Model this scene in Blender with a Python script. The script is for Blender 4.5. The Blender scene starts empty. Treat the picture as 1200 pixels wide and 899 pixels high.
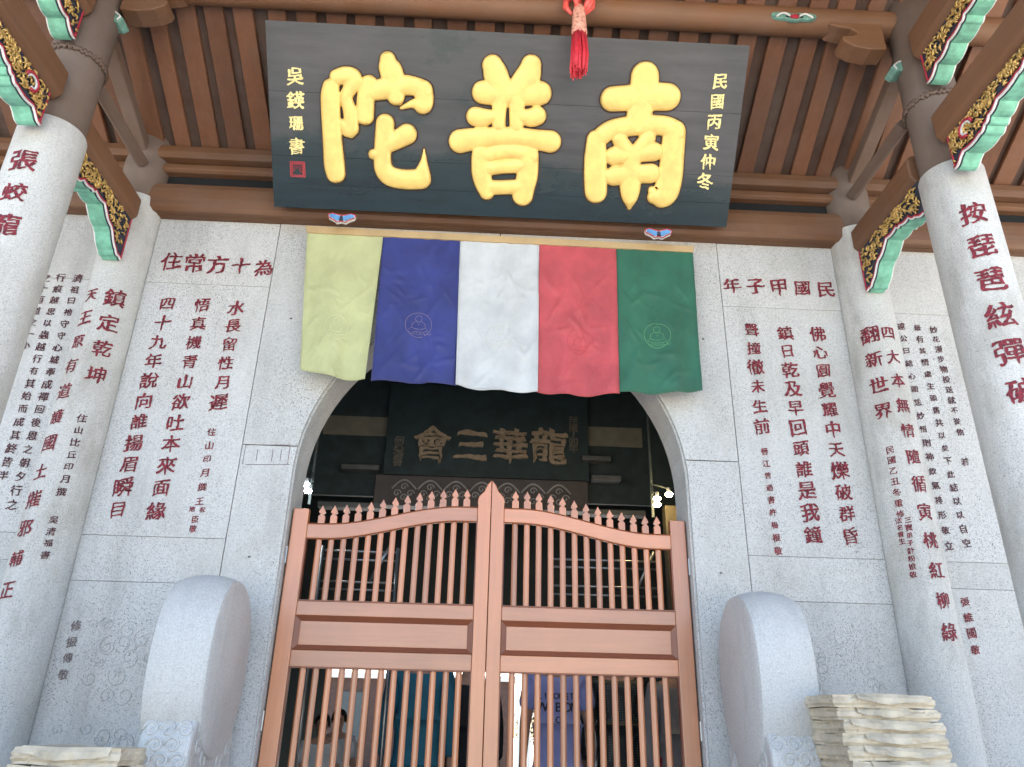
import bpy, bmesh, math, random
from mathutils import Vector, Matrix, noise
random.seed(7)
R = math.radians
scn = bpy.context.scene
COL = scn.collection

# ------------------------------------------------------------------ camera
CP = Vector((-0.04948, -4.44288, 0.0))
CR = Vector((0.998764, -0.044558, 0.022002))
CU = Vector((-0.038256, -0.406814, 0.91271))
CF = Vector((0.031718, 0.912424, 0.408016))
FPX = 900.0
cd = bpy.data.cameras.new('camera'); cam = bpy.data.objects.new('camera', cd); COL.objects.link(cam)
cd.sensor_width = 36.0; cd.lens = FPX / 1200 * 36.0; cd.clip_start = .05; cd.clip_end = 1000
mw = Matrix((CR, CU, -CF)).transposed().to_4x4(); mw.translation = CP
cam.matrix_world = mw
scn.camera = cam
# ------------------------------------------------------------------ world, sun, exposure
SUN_EL, SUN_ROT = R(52), R(20)        # high and behind the temple: the porch stands in open shade
w = bpy.data.worlds.new('World'); scn.world = w; w.use_nodes = True
nt = w.node_tree; bg = nt.nodes['Background']
sky = nt.nodes.new('ShaderNodeTexSky'); sky.sky_type = 'NISHITA'; sky.sun_disc = False
sky.sun_elevation = SUN_EL; sky.sun_rotation = SUN_ROT; sky.air_density = 1.0; sky.dust_density = 2.5; sky.ozone_density = 1.0
nt.links.new(sky.outputs[0], bg.inputs[0]); bg.inputs[1].default_value = 0.148
sl = bpy.data.lights.new('sun', 'SUN'); sun = bpy.data.objects.new('sun', sl); COL.objects.link(sun)
sl.energy = 4.6; sl.angle = R(0.6); sl.color = (1, .94, .85)
sd = Vector((math.sin(SUN_ROT) * math.cos(SUN_EL), math.cos(SUN_ROT) * math.cos(SUN_EL), math.sin(SUN_EL)))
sun.rotation_euler = sd.to_track_quat('Z', 'Y').to_euler()
scn.view_settings.view_transform = 'Standard'; scn.view_settings.look = 'None'
scn.view_settings.exposure = 2.22; scn.view_settings.gamma = 1
scn.render.engine = 'CYCLES'
scn.cycles.max_bounces = 8; scn.cycles.diffuse_bounces = 6
scn.cycles.use_denoising = True

# ------------------------------------------------------------------ survey helpers (pixel of the 1200 px photo -> real surface)
def ray(px, py): return CR * ((px - 600) / FPX) - CU * ((py - 450) / FPX) + CF
def on_plane(px, py, P, n):
    d = ray(px, py); t = (P - CP).dot(n) / d.dot(n); return CP + d * t
def on_y(px, py, y=0.0): return on_plane(px, py, Vector((0, y, 0)), Vector((0, 1, 0)))
def on_cyl(px, py, cx, cy, rad):
    d = ray(px, py); ox, oy = CP.x - cx, CP.y - cy
    a = d.x * d.x + d.y * d.y; b = 2 * (ox * d.x + oy * d.y); c = ox * ox + oy * oy - rad * rad
    disc = max(0, b * b - 4 * a * c); t = (-b - math.sqrt(disc)) / (2 * a); return CP + d * t

# ------------------------------------------------------------------ materials
def nmat(name):
    m = bpy.data.materials.new(name); m.use_nodes = True
    N = m.node_tree.nodes; L = m.node_tree.links
    return m, N, L, N['Principled BSDF']
def tex(N, L, scale, detail=4, rough=.55, stretch=(1, 1, 1), kind='noise', src=None):
    if src is None:
        tc = N.new('ShaderNodeTexCoord'); src = tc.outputs['Object']
    mp = N.new('ShaderNodeMapping'); mp.inputs['Scale'].default_value = stretch; L.new(src, mp.inputs[0])
    t = N.new('ShaderNodeTexNoise'); t.inputs['Scale'].default_value = scale; t.inputs['Detail'].default_value = detail
    t.inputs['Roughness'].default_value = rough; L.new(mp.outputs[0], t.inputs['Vector']); return t.outputs[0]
def ramp(N, L, src, stops):
    r = N.new('ShaderNodeValToRGB'); e = r.color_ramp.elements
    while len(e) < len(stops): e.new(.5)
    for k, (p, c) in enumerate(stops):
        e[k].position = p; e[k].color = (c[0], c[1], c[2], 1) if hasattr(c, '__len__') else (c, c, c, 1)
    L.new(src, r.inputs[0]); return r.outputs[0]
def mixc(N, L, fac, a, b, mode='MIX'):
    m = N.new('ShaderNodeMix'); m.data_type = 'RGBA'; m.blend_type = mode
    if isinstance(fac, (int, float)): m.inputs[0].default_value = fac
    else: L.new(fac, m.inputs[0])
    for k, v in ((6, a), (7, b)):
        if hasattr(v, '__len__'): m.inputs[k].default_value = (v[0], v[1], v[2], 1)
        else: L.new(v, m.inputs[k])
    return m.outputs[2]
def bump(N, L, b, h, dist=.004, strength=.6):
    bn = N.new('ShaderNodeBump'); bn.inputs['Strength'].default_value = strength; bn.inputs['Distance'].default_value = dist
    L.new(h, bn.inputs['Height']); L.new(bn.outputs[0], b.inputs['Normal'])
def sc(c, k): return tuple(min(1, x * k) for x in c)
def M(name, col, rough=.6, var=.2, scale=9, bmp=0, bscale=70, stretch=(1, 1, 1), coat=0, metal=0, spec=.5, sheen=0):
    m, N, L, b = nmat(name)
    t = tex(N, L, scale, 5, .6, stretch)
    L.new(ramp(N, L, t, [(.3, sc(col, 1 - var)), (.7, sc(col, 1 + var))]), b.inputs['Base Color'])
    b.inputs['Roughness'].default_value = rough; b.inputs['Metallic'].default_value = metal
    b.inputs['Specular IOR Level'].default_value = spec
    b.inputs['Coat Weight'].default_value = coat; b.inputs['Coat Roughness'].default_value = .22
    if sheen: b.inputs['Sheen Weight'].default_value = sheen
    if bmp: bump(N, L, b, tex(N, L, bscale, 6, .6, stretch), bmp)
    return m
def granite(name, col, speck=.5, dirt=.35, warm=(.30, .27, .22), bm=.0025):
    m, N, L, b = nmat(name)
    fine = tex(N, L, 130, 3, .7)
    c = ramp(N, L, fine, [(.28, sc(col, .78)), (.5, col), (.72, sc(col, 1.14))])
    sp = ramp(N, L, tex(N, L, 100, 5, .62), [(.615, 0), (.66, 1)])
    sp2 = ramp(N, L, tex(N, L, 190, 1, .5), [(.60, 0), (.66, 1)])
    area = ramp(N, L, tex(N, L, 1.7, 4, .6), [(.35, .25), (.65, 1)])
    mm = N.new('ShaderNodeMath'); mm.operation = 'MAXIMUM'; L.new(sp, mm.inputs[0]); L.new(sp2, mm.inputs[1])
    m2 = N.new('ShaderNodeMath'); m2.operation = 'MULTIPLY'; L.new(mm.outputs[0], m2.inputs[0]); L.new(area, m2.inputs[1])
    m3 = N.new('ShaderNodeMath'); m3.operation = 'MULTIPLY'; L.new(m2.outputs[0], m3.inputs[0]); m3.inputs[1].default_value = speck
    c = mixc(N, L, m3.outputs[0], c, (.10, .095, .09))
    d1 = ramp(N, L, tex(N, L, 2.6, 7, .68, (1, 1, .45)), [(.48, 0), (.74, 1)])
    m4 = N.new('ShaderNodeMath'); m4.operation = 'MULTIPLY'; L.new(d1, m4.inputs[0]); m4.inputs[1].default_value = dirt
    c = mixc(N, L, m4.outputs[0], c, warm)
    ge = N.new('ShaderNodeNewGeometry')
    c = mixc(N, L, 1, c, ramp(N, L, ge.outputs['Random Per Island'], [(0, (.90, .90, .89)), (1, (1, 1, 1))]), 'MULTIPLY')
    st = ramp(N, L, tex(N, L, 5, 6, .7, (1, 1, .10)), [(.52, 1), (.75, .80)])        # rain streaks
    c = mixc(N, L, 1, c, st, 'MULTIPLY')
    L.new(c, b.inputs['Base Color']); b.inputs['Roughness'].default_value = .72
    if name == 'granite_drum': b.inputs['Roughness'].default_value = .5
    bump(N, L, b, tex(N, L, 55, 8, .75), bm, .7)
    return m
def timber(name, col, axis='x', var=.35, rough=.62, dust=.0, coat=0, bm=.003):
    m, N, L, b = nmat(name)
    st = {'x': (.06, 1, 1), 'y': (1, .06, 1), 'z': (1, 1, .06)}[axis]
    g = tex(N, L, 28, 8, .7, st)
    c = ramp(N, L, g, [(.25, sc(col, 1 - var)), (.5, col), (.75, sc(col, 1 + var))])
    big = ramp(N, L, tex(N, L, 2.2, 5, .6), [(.35, sc(col, .55)), (.65, sc(col, 1.15))])
    c = mixc(N, L, .4, c, big)
    oi = N.new('ShaderNodeObjectInfo')
    c = mixc(N, L, .5, c, ramp(N, L, oi.outputs['Random'], [(0, sc(col, .6)), (1, sc(col, 1.35))]))
    if dust:
        d = ramp(N, L, tex(N, L, 3.5, 6, .65), [(.35, 0), (.7, 1)])
        m4 = N.new('ShaderNodeMath'); m4.operation = 'MULTIPLY'; L.new(d, m4.inputs[0]); m4.inputs[1].default_value = dust
        c = mixc(N, L, m4.outputs[0], c, (.20, .16, .14))
    L.new(c, b.inputs['Base Color']); b.inputs['Roughness'].default_value = rough; b.inputs['Coat Weight'].default_value = coat
    b.inputs['Coat Roughness'].default_value = .3
    if coat == 1: b.inputs['Coat IOR'].default_value = 1.62
    bump(N, L, b, g, bm, .6)
    return m
def emit(name, col, s):
    m, N, L, b = nmat(name); b.inputs['Base Color'].default_value = (*col, 1)
    b.inputs['Emission Color'].default_value = (*col, 1); b.inputs['Emission Strength'].default_value = s; return m
def sign_mat(name):
    m, N, L, b = nmat(name)
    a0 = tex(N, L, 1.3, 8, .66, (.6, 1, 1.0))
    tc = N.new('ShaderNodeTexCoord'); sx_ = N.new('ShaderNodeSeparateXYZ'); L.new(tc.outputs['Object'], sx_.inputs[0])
    hz = ramp(N, L, sx_.outputs['Z'], [(.0, .30), (.22, .40), (.34, .56), (.9, .60)])       # teal near the bottom, greyer towards the upper planks
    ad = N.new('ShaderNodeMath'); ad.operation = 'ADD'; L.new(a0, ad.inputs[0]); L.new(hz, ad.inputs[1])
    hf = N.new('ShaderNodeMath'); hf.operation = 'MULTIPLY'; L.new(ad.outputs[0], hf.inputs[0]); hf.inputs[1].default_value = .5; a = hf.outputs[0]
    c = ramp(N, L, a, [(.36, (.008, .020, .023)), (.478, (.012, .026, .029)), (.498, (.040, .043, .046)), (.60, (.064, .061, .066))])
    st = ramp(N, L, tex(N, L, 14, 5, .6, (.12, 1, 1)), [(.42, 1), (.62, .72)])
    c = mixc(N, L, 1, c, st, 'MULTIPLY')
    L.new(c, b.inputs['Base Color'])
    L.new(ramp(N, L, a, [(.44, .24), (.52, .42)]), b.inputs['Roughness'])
    bump(N, L, b, tex(N, L, 20, 5, .6, (.1, 1, 1)), .0015, .5)
    return m
def cloth_mat(name, col, var=.1):
    m, N, L, b = nmat(name)
    wv = tex(N, L, 260, 2, .5); bl = tex(N, L, 4, 5, .6)
    c = ramp(N, L, bl, [(.35, sc(col, 1 - var)), (.65, sc(col, 1 + var))])
    c = mixc(N, L, 1, c, ramp(N, L, wv, [(.3, .86), (.7, 1)]), 'MULTIPLY')
    L.new(c, b.inputs['Base Color']); b.inputs['Roughness'].default_value = .55; b.inputs['Sheen Weight'].default_value = .25
    bump(N, L, b, tex(N, L, 11, 5, .55), .012, .5)
    tr = N.new('ShaderNodeBsdfTranslucent'); L.new(c, tr.inputs[0]); ms = N.new('ShaderNodeMixShader'); ms.inputs[0].default_value = .22
    L.new(b.outputs[0], ms.inputs[1]); L.new(tr.outputs[0], ms.inputs[2]); L.new(ms.outputs[0], N['Material Output'].inputs[0])
    return m

G = dict(
    stone=granite('granite_wall', (.54, .532, .508), .9, .55, (.33, .31, .27)),
    joint=M('joint_mortar', (.15, .145, .14), .9, .3, 20),
    column=granite('granite_column', (.565, .55, .51), .65, .9, (.29, .26, .21)),
    drum=granite('granite_drum', (.56, .55, .525), .4, .5, (.30, .29, .28), .0015),
    floor=granite('granite_floor', (.40, .39, .37), .4, .4),
    court=granite('granite_court', (.58, .545, .47), .3, .3, (.42, .40, .36)),
    ink=M('vermilion_ink', (.165, .011, .020), .7, .75, 60),
    inkb=M('faded_ink', (.075, .022, .028), .8, .6, 60),
    inkf=M('worn_ink', (.16, .13, .13), .85, .4, 45),
    wx=timber('timber_along', (.165, .072, .029), 'x', .55, dust=.2),
    wy=timber('timber_across', (.165, .074, .033), 'y', .55, dust=.15),
    raft=timber('rafter_timber', (.160, .062, .026), 'y', .6, dust=.16),
    board=timber('roof_board', (.085, .044, .028), 'y', .45, .8, .3),
    post=timber('dusty_post', (.13, .088, .065), 'z', .3, .8, .5),
    dusty=timber('dusty_beam', (.14, .085, .058), 'y', .3, .8, .35),
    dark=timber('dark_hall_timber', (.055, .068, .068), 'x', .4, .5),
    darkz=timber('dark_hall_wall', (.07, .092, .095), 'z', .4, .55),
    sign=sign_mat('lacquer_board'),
    gold=M('gold_leaf', (.80, .545, .160), .36, .12, 14, .003, 45, metal=.15),
    goldb=M('gold_paint', (.85, .70, .30), .5, .1, 30),
    rim=M('brown_outline', (.045, .02, .012), .6, .2),  # dark brown backing outline round the gold characters
    gilt=M('gilt_carving', (.62, .40, .13), .33, .45, 30, .002, 90, metal=.55),
    navy=M('blue_ground', (.028, .034, .055), .6, .3, 25),
    green=M('mint_paint', (.17, .44, .31), .6, .3, 16, .002, 40),
    greend=M('worn_mint_paint', (.15, .30, .24), .6, .3, 40),
    red=M('red_paint', (.42, .03, .05), .5, .15, 20),
    white=M('white_paint', (.70, .68, .66), .6, .1, 20),
    blue=M('blue_paint', (.10, .26, .50), .5, .2, 20),
    cy=cloth_mat('yellow_silk', (.57, .58, .29)), cb=cloth_mat('blue_silk', (.034, .044, .215), .2),
    cw=cloth_mat('white_silk', (.64, .65, .64)), cr=cloth_mat('red_silk', (.58, .085, .095), .16),
    cg=cloth_mat('green_silk', (.026, .145, .080), .16), header=cloth_mat('tan_canvas', (.58, .40, .19)),
    gate=timber('varnished_wood', (.50, .178, .066), 'z', .42, .34, 0, 1, .0012),
    gateh=timber('varnished_rail', (.52, .195, .078), 'x', .40, .34, 0, 1, .0012),
    mould=timber('dark_moulding', (.22, .058, .018), 'x', .2, .4, 0, .3, .0008),
    armgrey=M('glint_grey', (.11, .115, .115), .5, .2), screen=M('screen_lacquer', (.030, .048, .052), .55, .3), slot=M('slot_shade_black', (.008, .009, .010), .9, .2), pale=M('pale_panel', (.21, .195, .155), .6, .15),
    steel=M('grey_steel', (.35, .36, .36), .35, .1, 10, metal=.8),
    paper=M('kraft_paper', (.50, .42, .30), .45, .35, 8, .007, 18),
    paperd=M('kraft_paper_side', (.42, .34, .22), .6, .2, 12, .006, 22),
    tape=M('clear_tape', (.62, .55, .42), .22, .1, 10, coat=.5),
    tassel=M('red_thread', (.68, .035, .055), .55, .25, 60), ribbon=M('red_ribbon', (.70, .10, .08), .45, .35, 40),
    skin=M('skin', (.46, .27, .19), .55, .08), hair=M('hair', (.02, .016, .014), .5, .3, 60),
    brick=M('brown_brick', (.075, .042, .032), .85, .3, 14), cream=M('cream_plaster', (.68, .66, .6), .8, .08),
)
# ------------------------------------------------------------------ mesh helpers
class MB:
    shrink = False       # the gate was drawn for a 2.4 m opening; the opening is 2.35 m
    def __init__(s): s.v = []; s.f = []; s.smooth = False
    def add(s, vs, fs):
        o = len(s.v); s.v += [Vector(p) for p in vs]; s.f += [[i + o for i in f] for f in fs]; return s
    def box(s, x0, x1, y0, y1, z0, z1):
        vs = [(x, y, z) for x in (x0, x1) for y in (y0, y1) for z in (z0, z1)]
        return s.add(vs, [(0, 1, 3, 2), (4, 6, 7, 5), (0, 4, 5, 1), (2, 3, 7, 6), (0, 2, 6, 4), (1, 5, 7, 3)])
    def prism(s, pts, fn, d0, d1):           # pts: 2D outline, fn(a,b,d)->xyz
        n = len(pts)
        vs = [fn(a, b, d0) for a, b in pts] + [fn(a, b, d1) for a, b in pts]
        fs = [list(range(n))[::-1], list(range(n, 2 * n))] + [[i, (i + 1) % n, n + (i + 1) % n, n + i] for i in range(n)]
        return s.add(vs, fs)
    def tube(s, path, rad, n=8, cap=True, sq=None):
        path = [Vector(p) for p in path]; m = len(path); rads = rad if hasattr(rad, '__len__') else [rad] * m
        vs = []; prev = None
        for i, p in enumerate(path):
            t = (path[min(i + 1, m - 1)] - path[max(i - 1, 0)]).normalized()
            if prev is None:
                a = Vector((0, 0, 1)) if abs(t.z) < .9 else Vector((1, 0, 0)); u_ = t.cross(a).normalized()
            else:
                u_ = (prev - t * prev.dot(t)).normalized()
            prev = u_; v_ = t.cross(u_)
            for k in range(n):
                th = 2 * math.pi * k / n; vs.append(p + (u_ * math.cos(th) + v_ * math.sin(th)) * rads[i])
        fs = [[i * n + k, i * n + (k + 1) % n, (i + 1) * n + (k + 1) % n, (i + 1) * n + k] for i in range(m - 1) for k in range(n)]
        if cap: fs += [list(range(n))[::-1], list(range((m - 1) * n, m * n))]
        return s.add(vs, fs)
    def lathe(s, prof, cx, cy, n=40, a0=0, a1=2 * math.pi):
        full = abs(a1 - a0 - 2 * math.pi) < 1e-6; m = n if full else n + 1; vs = []
        for r_, z in prof:
            for k in range(m):
                th = a0 + (a1 - a0) * k / n; vs.append((cx + r_ * math.cos(th), cy + r_ * math.sin(th), z))
        fs = [[i * m + k, i * m + (k + 1) % m, (i + 1) * m + (k + 1) % m, (i + 1) * m + k] for i in range(len(prof) - 1) for k in range(m if full else n)]
        if full: fs += [list(range(m))[::-1], list(range((len(prof) - 1) * m, len(prof) * m))]
        return s.add(vs, fs)
    def grid(s, fn, nu, nv):
        vs = [fn(i / nu, j / nv) for j in range(nv + 1) for i in range(nu + 1)]
        return s.add(vs, [[j * (nu + 1) + i, j * (nu + 1) + i + 1, (j + 1) * (nu + 1) + i + 1, (j + 1) * (nu + 1) + i] for j in range(nv) for i in range(nu)])
    def build(s, name, mat, parent=None, bevel=0, smooth=False, sub=0, solid=0):
        off = parent_loc(parent)
        if MB.shrink: s.v = [Vector((p.x * .9785, p.y - .1, p.z * .9785)) for p in s.v]
        me = bpy.data.meshes.new(name); me.from_pydata([p - off for p in s.v], [], s.f); me.update()
        bm = bmesh.new(); bm.from_mesh(me); bmesh.ops.recalc_face_normals(bm, faces=bm.faces); bm.to_mesh(me); bm.free()
        me.materials.append(mat if not isinstance(mat, str) else G[mat])
        o = bpy.data.objects.new(name, me); COL.objects.link(o)
        if parent: o.parent = parent
        if smooth:
            for p in me.polygons: p.use_smooth = True
        if bevel:
            md = o.modifiers.new('bevel', 'BEVEL'); md.width = bevel; md.segments = 2; md.limit_method = 'ANGLE'; md.angle_limit = R(40)
        if solid:
            md = o.modifiers.new('solid', 'SOLIDIFY'); md.thickness = solid; md.offset = 0
        if sub:
            md = o.modifiers.new('sub', 'SUBSURF'); md.levels = sub; md.render_levels = sub
        return o
def parent_loc(p):
    v = Vector((0, 0, 0))
    while p: v = v + p.location; p = p.parent
    return v
def tag(o, label=None, cat=None, group=None, kind=None):
    if label: o['label'] = label
    if cat: o['category'] = cat
    if group: o['group'] = group
    if kind: o['kind'] = kind
    return o
def thing(name, loc, label, cat, group=None):
    o = bpy.data.objects.new(name, None); o.empty_display_size = .1; COL.objects.link(o); o.location = loc
    return tag(o, label, cat, group)
XYZ_Y = lambda a, b, d: (a, d, b)      # outline in x-z, extruded along y
XYZ_X = lambda a, b, d: (d, a, b)      # outline in y-z, extruded along x

# ------------------------------------------------------------------ lettering
TEXTS = []
def glyphs(chars):
    objs = {}
    for ch in chars:
        cu = bpy.data.curves.new('g', 'FONT'); cu.body = ch; cu.size = 1; cu.align_x = 'CENTER'; cu.offset = 0; cu.resolution_u = 3
        o = bpy.data.objects.new('g', cu); COL.objects.link(o); objs[ch] = o
    dg = bpy.context.evaluated_depsgraph_get(); dg.update(); out = {}
    for ch, o in objs.items():
        me = bpy.data.meshes.new_from_object(o.evaluated_get(dg)); bm = bmesh.new(); bm.from_mesh(me)
        bmesh.ops.remove_doubles(bm, verts=bm.verts, dist=1e-5)
        # brush ends: pointed tails below and at the lower left, heavy slanted heads elsewhere
        rng = random.Random(ord(ch)); caps = []
        for e in bm.edges:
            if len(e.link_faces) != 1 or not .03 < e.calc_length() < .105: continue
            nb = []
            for v in e.verts:
                o_ = [x for x in v.link_edges if x is not e and len(x.link_faces) == 1]
                if len(o_) == 1: nb.append((o_[0].other_vert(v).co - v.co).copy())
            if len(nb) != 2 or min(n_.length for n_ in nb) < .03: continue
            n0, n1 = nb[0].normalized(), nb[1].normalized(); t_ = (e.verts[1].co - e.verts[0].co).normalized()
            if n0.dot(n1) > .55 and abs(n0.dot(t_)) < .6: caps.append((e.verts[0], e.verts[1], -(n0 + n1).normalized()))
        for a_, b_, d in caps:
            mid = (a_.co + b_.co) / 2; hi, lo = (a_, b_) if a_.co.y > b_.co.y else (b_, a_); lf, rt = (a_, b_) if a_.co.x < b_.co.x else (b_, a_)
            if d.y < -.75 or (d.x < -.3 and d.y < -.3):                 # tail
                k_ = rng.uniform(.55, .9)
                for v in (a_, b_): v.co = v.co.lerp(mid, k_) + d * rng.uniform(.02, .05)
            elif d.x > .6:                                               # end of a crossbar: pressed down
                hi.co += Vector((-.012, rng.uniform(.012, .035), 0)); lo.co += Vector((rng.uniform(.0, .03), -rng.uniform(.0, .02), 0))
            elif d.x < -.6:                                              # start of a crossbar
                hi.co += Vector((rng.uniform(.01, .04), 0, 0)); lo.co += Vector((-rng.uniform(0, .015), -rng.uniform(0, .012), 0)); 
            elif d.y > .6:                                               # head of an upright
                lf.co += Vector((-rng.uniform(.008, .03), rng.uniform(.0, .025), 0)); rt.co += Vector((rng.uniform(0, .01), -rng.uniform(.01, .035), 0))
            else:
                for v in (a_, b_): v.co = v.co.lerp(mid, .35)
        for _ in range(3):
            es = [e for e in bm.edges if e.calc_length() > .085]
            if es: bmesh.ops.subdivide_edges(bm, edges=es, cuts=1)
            bmesh.ops.triangulate(bm, faces=bm.faces)
        xs = [v.co.x for v in bm.verts]; ys = [v.co.y for v in bm.verts]
        cx, cy = (min(xs) + max(xs)) / 2, (min(ys) + max(ys)) / 2
        push = {}                       # widen the strokes: uprights more than crossbars, unevenly, like a loaded brush
        for e in bm.edges:
            if len(e.link_faces) != 1: continue
            a_, b_ = e.verts; d = (b_.co - a_.co); n2 = Vector((d.y, -d.x, 0)).normalized()
            o3 = [v for v in e.link_faces[0].verts if v not in (a_, b_)][0]
            if (o3.co - a_.co).dot(n2) > 0: n2 = -n2
            for v in e.verts: push.setdefault(v, []).append(n2)
        for v, ns in push.items():
            q_ = sum(ns, Vector()); q_ = q_.normalized() if q_.length > .2 else q_
            am = .010 + .018 * abs(q_.x) + .016 * noise.noise(v.co * 9 + Vector((ord(ch) % 97, 0, 0)))
            v.co += q_ * am
        bm.verts.index_update()
        out[ch] = ([(v.co.x - cx, v.co.y - cy) for v in bm.verts], [[v.index for v in f.verts] for f in bm.faces])
        bm.free(); bpy.data.meshes.remove(me); cu = o.data; bpy.data.objects.remove(o); bpy.data.curves.remove(cu)
    return out
ALLTEXT = ("住常方十為水長留性月遲悟真機青山欲吐本來面緣四九年說向誰揚眉瞬目印撰王祝臣敬修振傳鎮定乾坤天原有道護國土摧邪輔正比丘吳清福書"
  "濟祖曰祂守心城牽成禪回後恩之朝夕行痕越思以蟲其始而終皆半子甲民佛圓覺耀中爍破群昏日及早頭是我鐘聲撞徹未生前晉江曾遒許楊根"
  "翻新世界大無情隨循寅桃紅柳綠乙丑冬重三寶弟粉娘法名雲針妙花漫步物投送就不從他最其處舊共矣下此結自空遠公恁則神飲氣排形立張維若"
  "蛟龍按琵琶絃彈鍈珊丙仲會華何濤丁卯南普陀木戶LIMORETSWBNU'·卍王地水一口小")
GL = glyphs(sorted(set(ALLTEXT)))
def brush(ch, size, seed, bold=1.0, slant=.10, ital=.0):
    pts, fs = GL[ch]; out = []
    for x, y in pts:
        nx = noise.noise(Vector((x * 7 + seed * 3.1, y * 7, seed * 1.7))); ny = noise.noise(Vector((x * 7, y * 7 + seed * 2.3, 9 + seed)))
        lx = noise.noise(Vector((x * 2.2, y * 2.2 + seed, 31))); ly = noise.noise(Vector((x * 2.2 + seed, y * 2.2, 57)))
        X = 1.0 * (x + .036 * nx + .05 * lx + ital * y); Y = 1.0 * (y + slant * x + .036 * ny + .06 * ly)
        out.append((X * size, Y * size))
    return out, fs
def write(text, place, size, parent, mat='ink', name='inscription', label=None, slant=.12, ital=0, jit=.10):
    """place(k, n) -> function mapping local (a, b) in metres to world"""
    mb = MB(); n = len(text)
    for k, ch in enumerate(text):
        if ch == ' ': continue
        sz = size * random.uniform(1 - jit, 1 + jit)
        pts, fs = brush(ch, sz, random.random() * 40, slant=slant + random.uniform(-.05, .05), ital=ital + random.uniform(-.06, .05))
        f = place(k, n); mb.add([f(a, b) for a, b in pts], fs)
    o = mb.build(name, mat, parent)
    if label: o['label'] = label
    return o
def col_on_wall(p0, p1, y=-.0035):
    A, B = on_y(*p0, y), on_y(*p1, y)
    def pl(k, n):
        P = A.lerp(B, k / max(1, n - 1)); return lambda a, b: (P.x + a, y, P.z + b)
    return pl
def col_on_cyl(p0, p1, cx, cy, rad):
    A, B = on_cyl(*p0, cx, cy, rad), on_cyl(*p1, cx, cy, rad); rr = rad + .0025
    ta, tb = math.atan2(A.y - cy, A.x - cx), math.atan2(B.y - cy, B.x - cx)
    def pl(k, n):
        u_ = k / max(1, n - 1); th = ta + (tb - ta) * u_; z = A.z + (B.z - A.z) * u_
        return lambda a, b: (cx + rr * math.cos(th + a / rad), cy + rr * math.sin(th + a / rad), z + b)
    return pl

# ================================================================== SETTING
FZ = -1.05     # porch floor
CZ = -1.60     # courtyard in front
tag(MB().box(-60, 60, -60, -2.75, CZ - .3, CZ).build('courtyard', 'court'), kind='structure')
tag(MB().box(-9, 9, -1.9, 14, FZ - .5, FZ).build('porch_floor', 'floor'), kind='structure')
st = MB()
for k in range(3): st.box(-9, 9, -1.9 - .28 * (k + 1), -1.9 - .28 * k - .002, CZ, FZ - .14 * (k + 1))
tag(st.build('stone_steps', 'floor', bevel=.01), kind='structure')
tag(MB().box(-60, 60, 14.003, 90, CZ - .3, FZ - .02).build('rear_courtyard', 'court'), kind='structure')

# ------------------------------------------------------------------ gate wall
A_X, B_X, E_X = 1.511, 2.325, 3.35
Z_T, Z_B, Z_B2, Z_J = 2.617, .945, .69, 1.518
ARC_R, ARC_Z, WT = 1.192, 1.36, 3.12
wall = thing('stone_wall', (0, .15, FZ), 'speckled grey granite gate wall with arched doorway and red carved verses', 'wall')
def arch_pts(r_, n=28, a0=0, a1=math.pi): return [(r_ * math.cos(a0 + (a1 - a0) * k / n), ARC_Z + r_ * math.sin(a0 + (a1 - a0) * k / n)) for k in range(n + 1)]
core = MB()
outline = [(-5.5, FZ), (-5.5, 3.6), (0, 3.6), (0, ARC_Z + ARC_R)] + [p for p in arch_pts(ARC_R, 20, math.pi / 2, math.pi)] + [(-ARC_R, FZ)]
core.prism(outline, XYZ_Y, .022, .30); core.prism([(-a, b) for a, b in outline][::-1], XYZ_Y, .022, .30)
core.build('wall_core', 'joint', wall)
rv = MB()     # dressed lining of the opening
for sgn in (1, -1):
    ring = [(-ARC_R + .012, FZ)] + [(-x, z) for x, z in arch_pts(ARC_R - .012, 20, 0, math.pi / 2)]
    ring2 = [(-ARC_R - .03, FZ)] + [(-x, z) for x, z in arch_pts(ARC_R + .03, 20, 0, math.pi / 2)]
    for i in range(len(ring) - 1):
        q4 = [ring[i], ring[i + 1], ring2[i + 1], ring2[i]]
        rv.prism([(sgn * x, z) for x, z in q4], XYZ_Y, .021, .302)
rv.build('arch_reveal', 'stone', wall)
bl = MB(); g = .0022; h_ = .0011
def slab(pts): bl.prism(pts, XYZ_Y, 0, .0215)
def rect(x0, x1, z0, z1): slab([(x0 + g, z0 + g), (x1 - g, z0 + g), (x1 - g, z1 - g), (x0 + g, z1 - g)])
for s in (1, -1):
    def sl(pts): slab([(s * x, z) for x, z in pts])
    def rc(x0, x1, z0, z1): sl([(x0 + g, z0 + h_), (x1 - g, z0 + h_), (x1 - g, z1 - h_), (x0 + g, z1 - h_)])
    th0 = math.asin((Z_J - ARC_Z) / ARC_R)
    up = [(x, z) for x, z in arch_pts(ARC_R, 24, th0 + .003, math.pi / 2 - .002)]
    sl([(A_X - g, Z_J + g), (A_X - g, WT), (.004, WT)] + up[::-1])
    lo = [(x, z) for x, z in arch_pts(ARC_R, 8, 0, th0 - .003)]
    sl([(ARC_R, FZ), (A_X - g, FZ), (A_X - g, Z_J - g)] + lo[::-1])
    rc(A_X, B_X, Z_T, WT); rc(A_X, B_X, Z_B, Z_T); rc(A_X, B_X, Z_B2, Z_B); rc(A_X, B_X, FZ, Z_B2)
    rc(B_X, E_X, Z_T, WT + .2); rc(B_X, E_X, Z_B, Z_T); rc(B_X, E_X, Z_B2 + .1, Z_B); rc(B_X, E_X, FZ, Z_B2 + .1)
    rc(E_X, 4.3, 1.9, WT + .2); rc(E_X, 4.3, FZ, 1.9); rc(4.3, 5.5, FZ, WT + .2)
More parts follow.
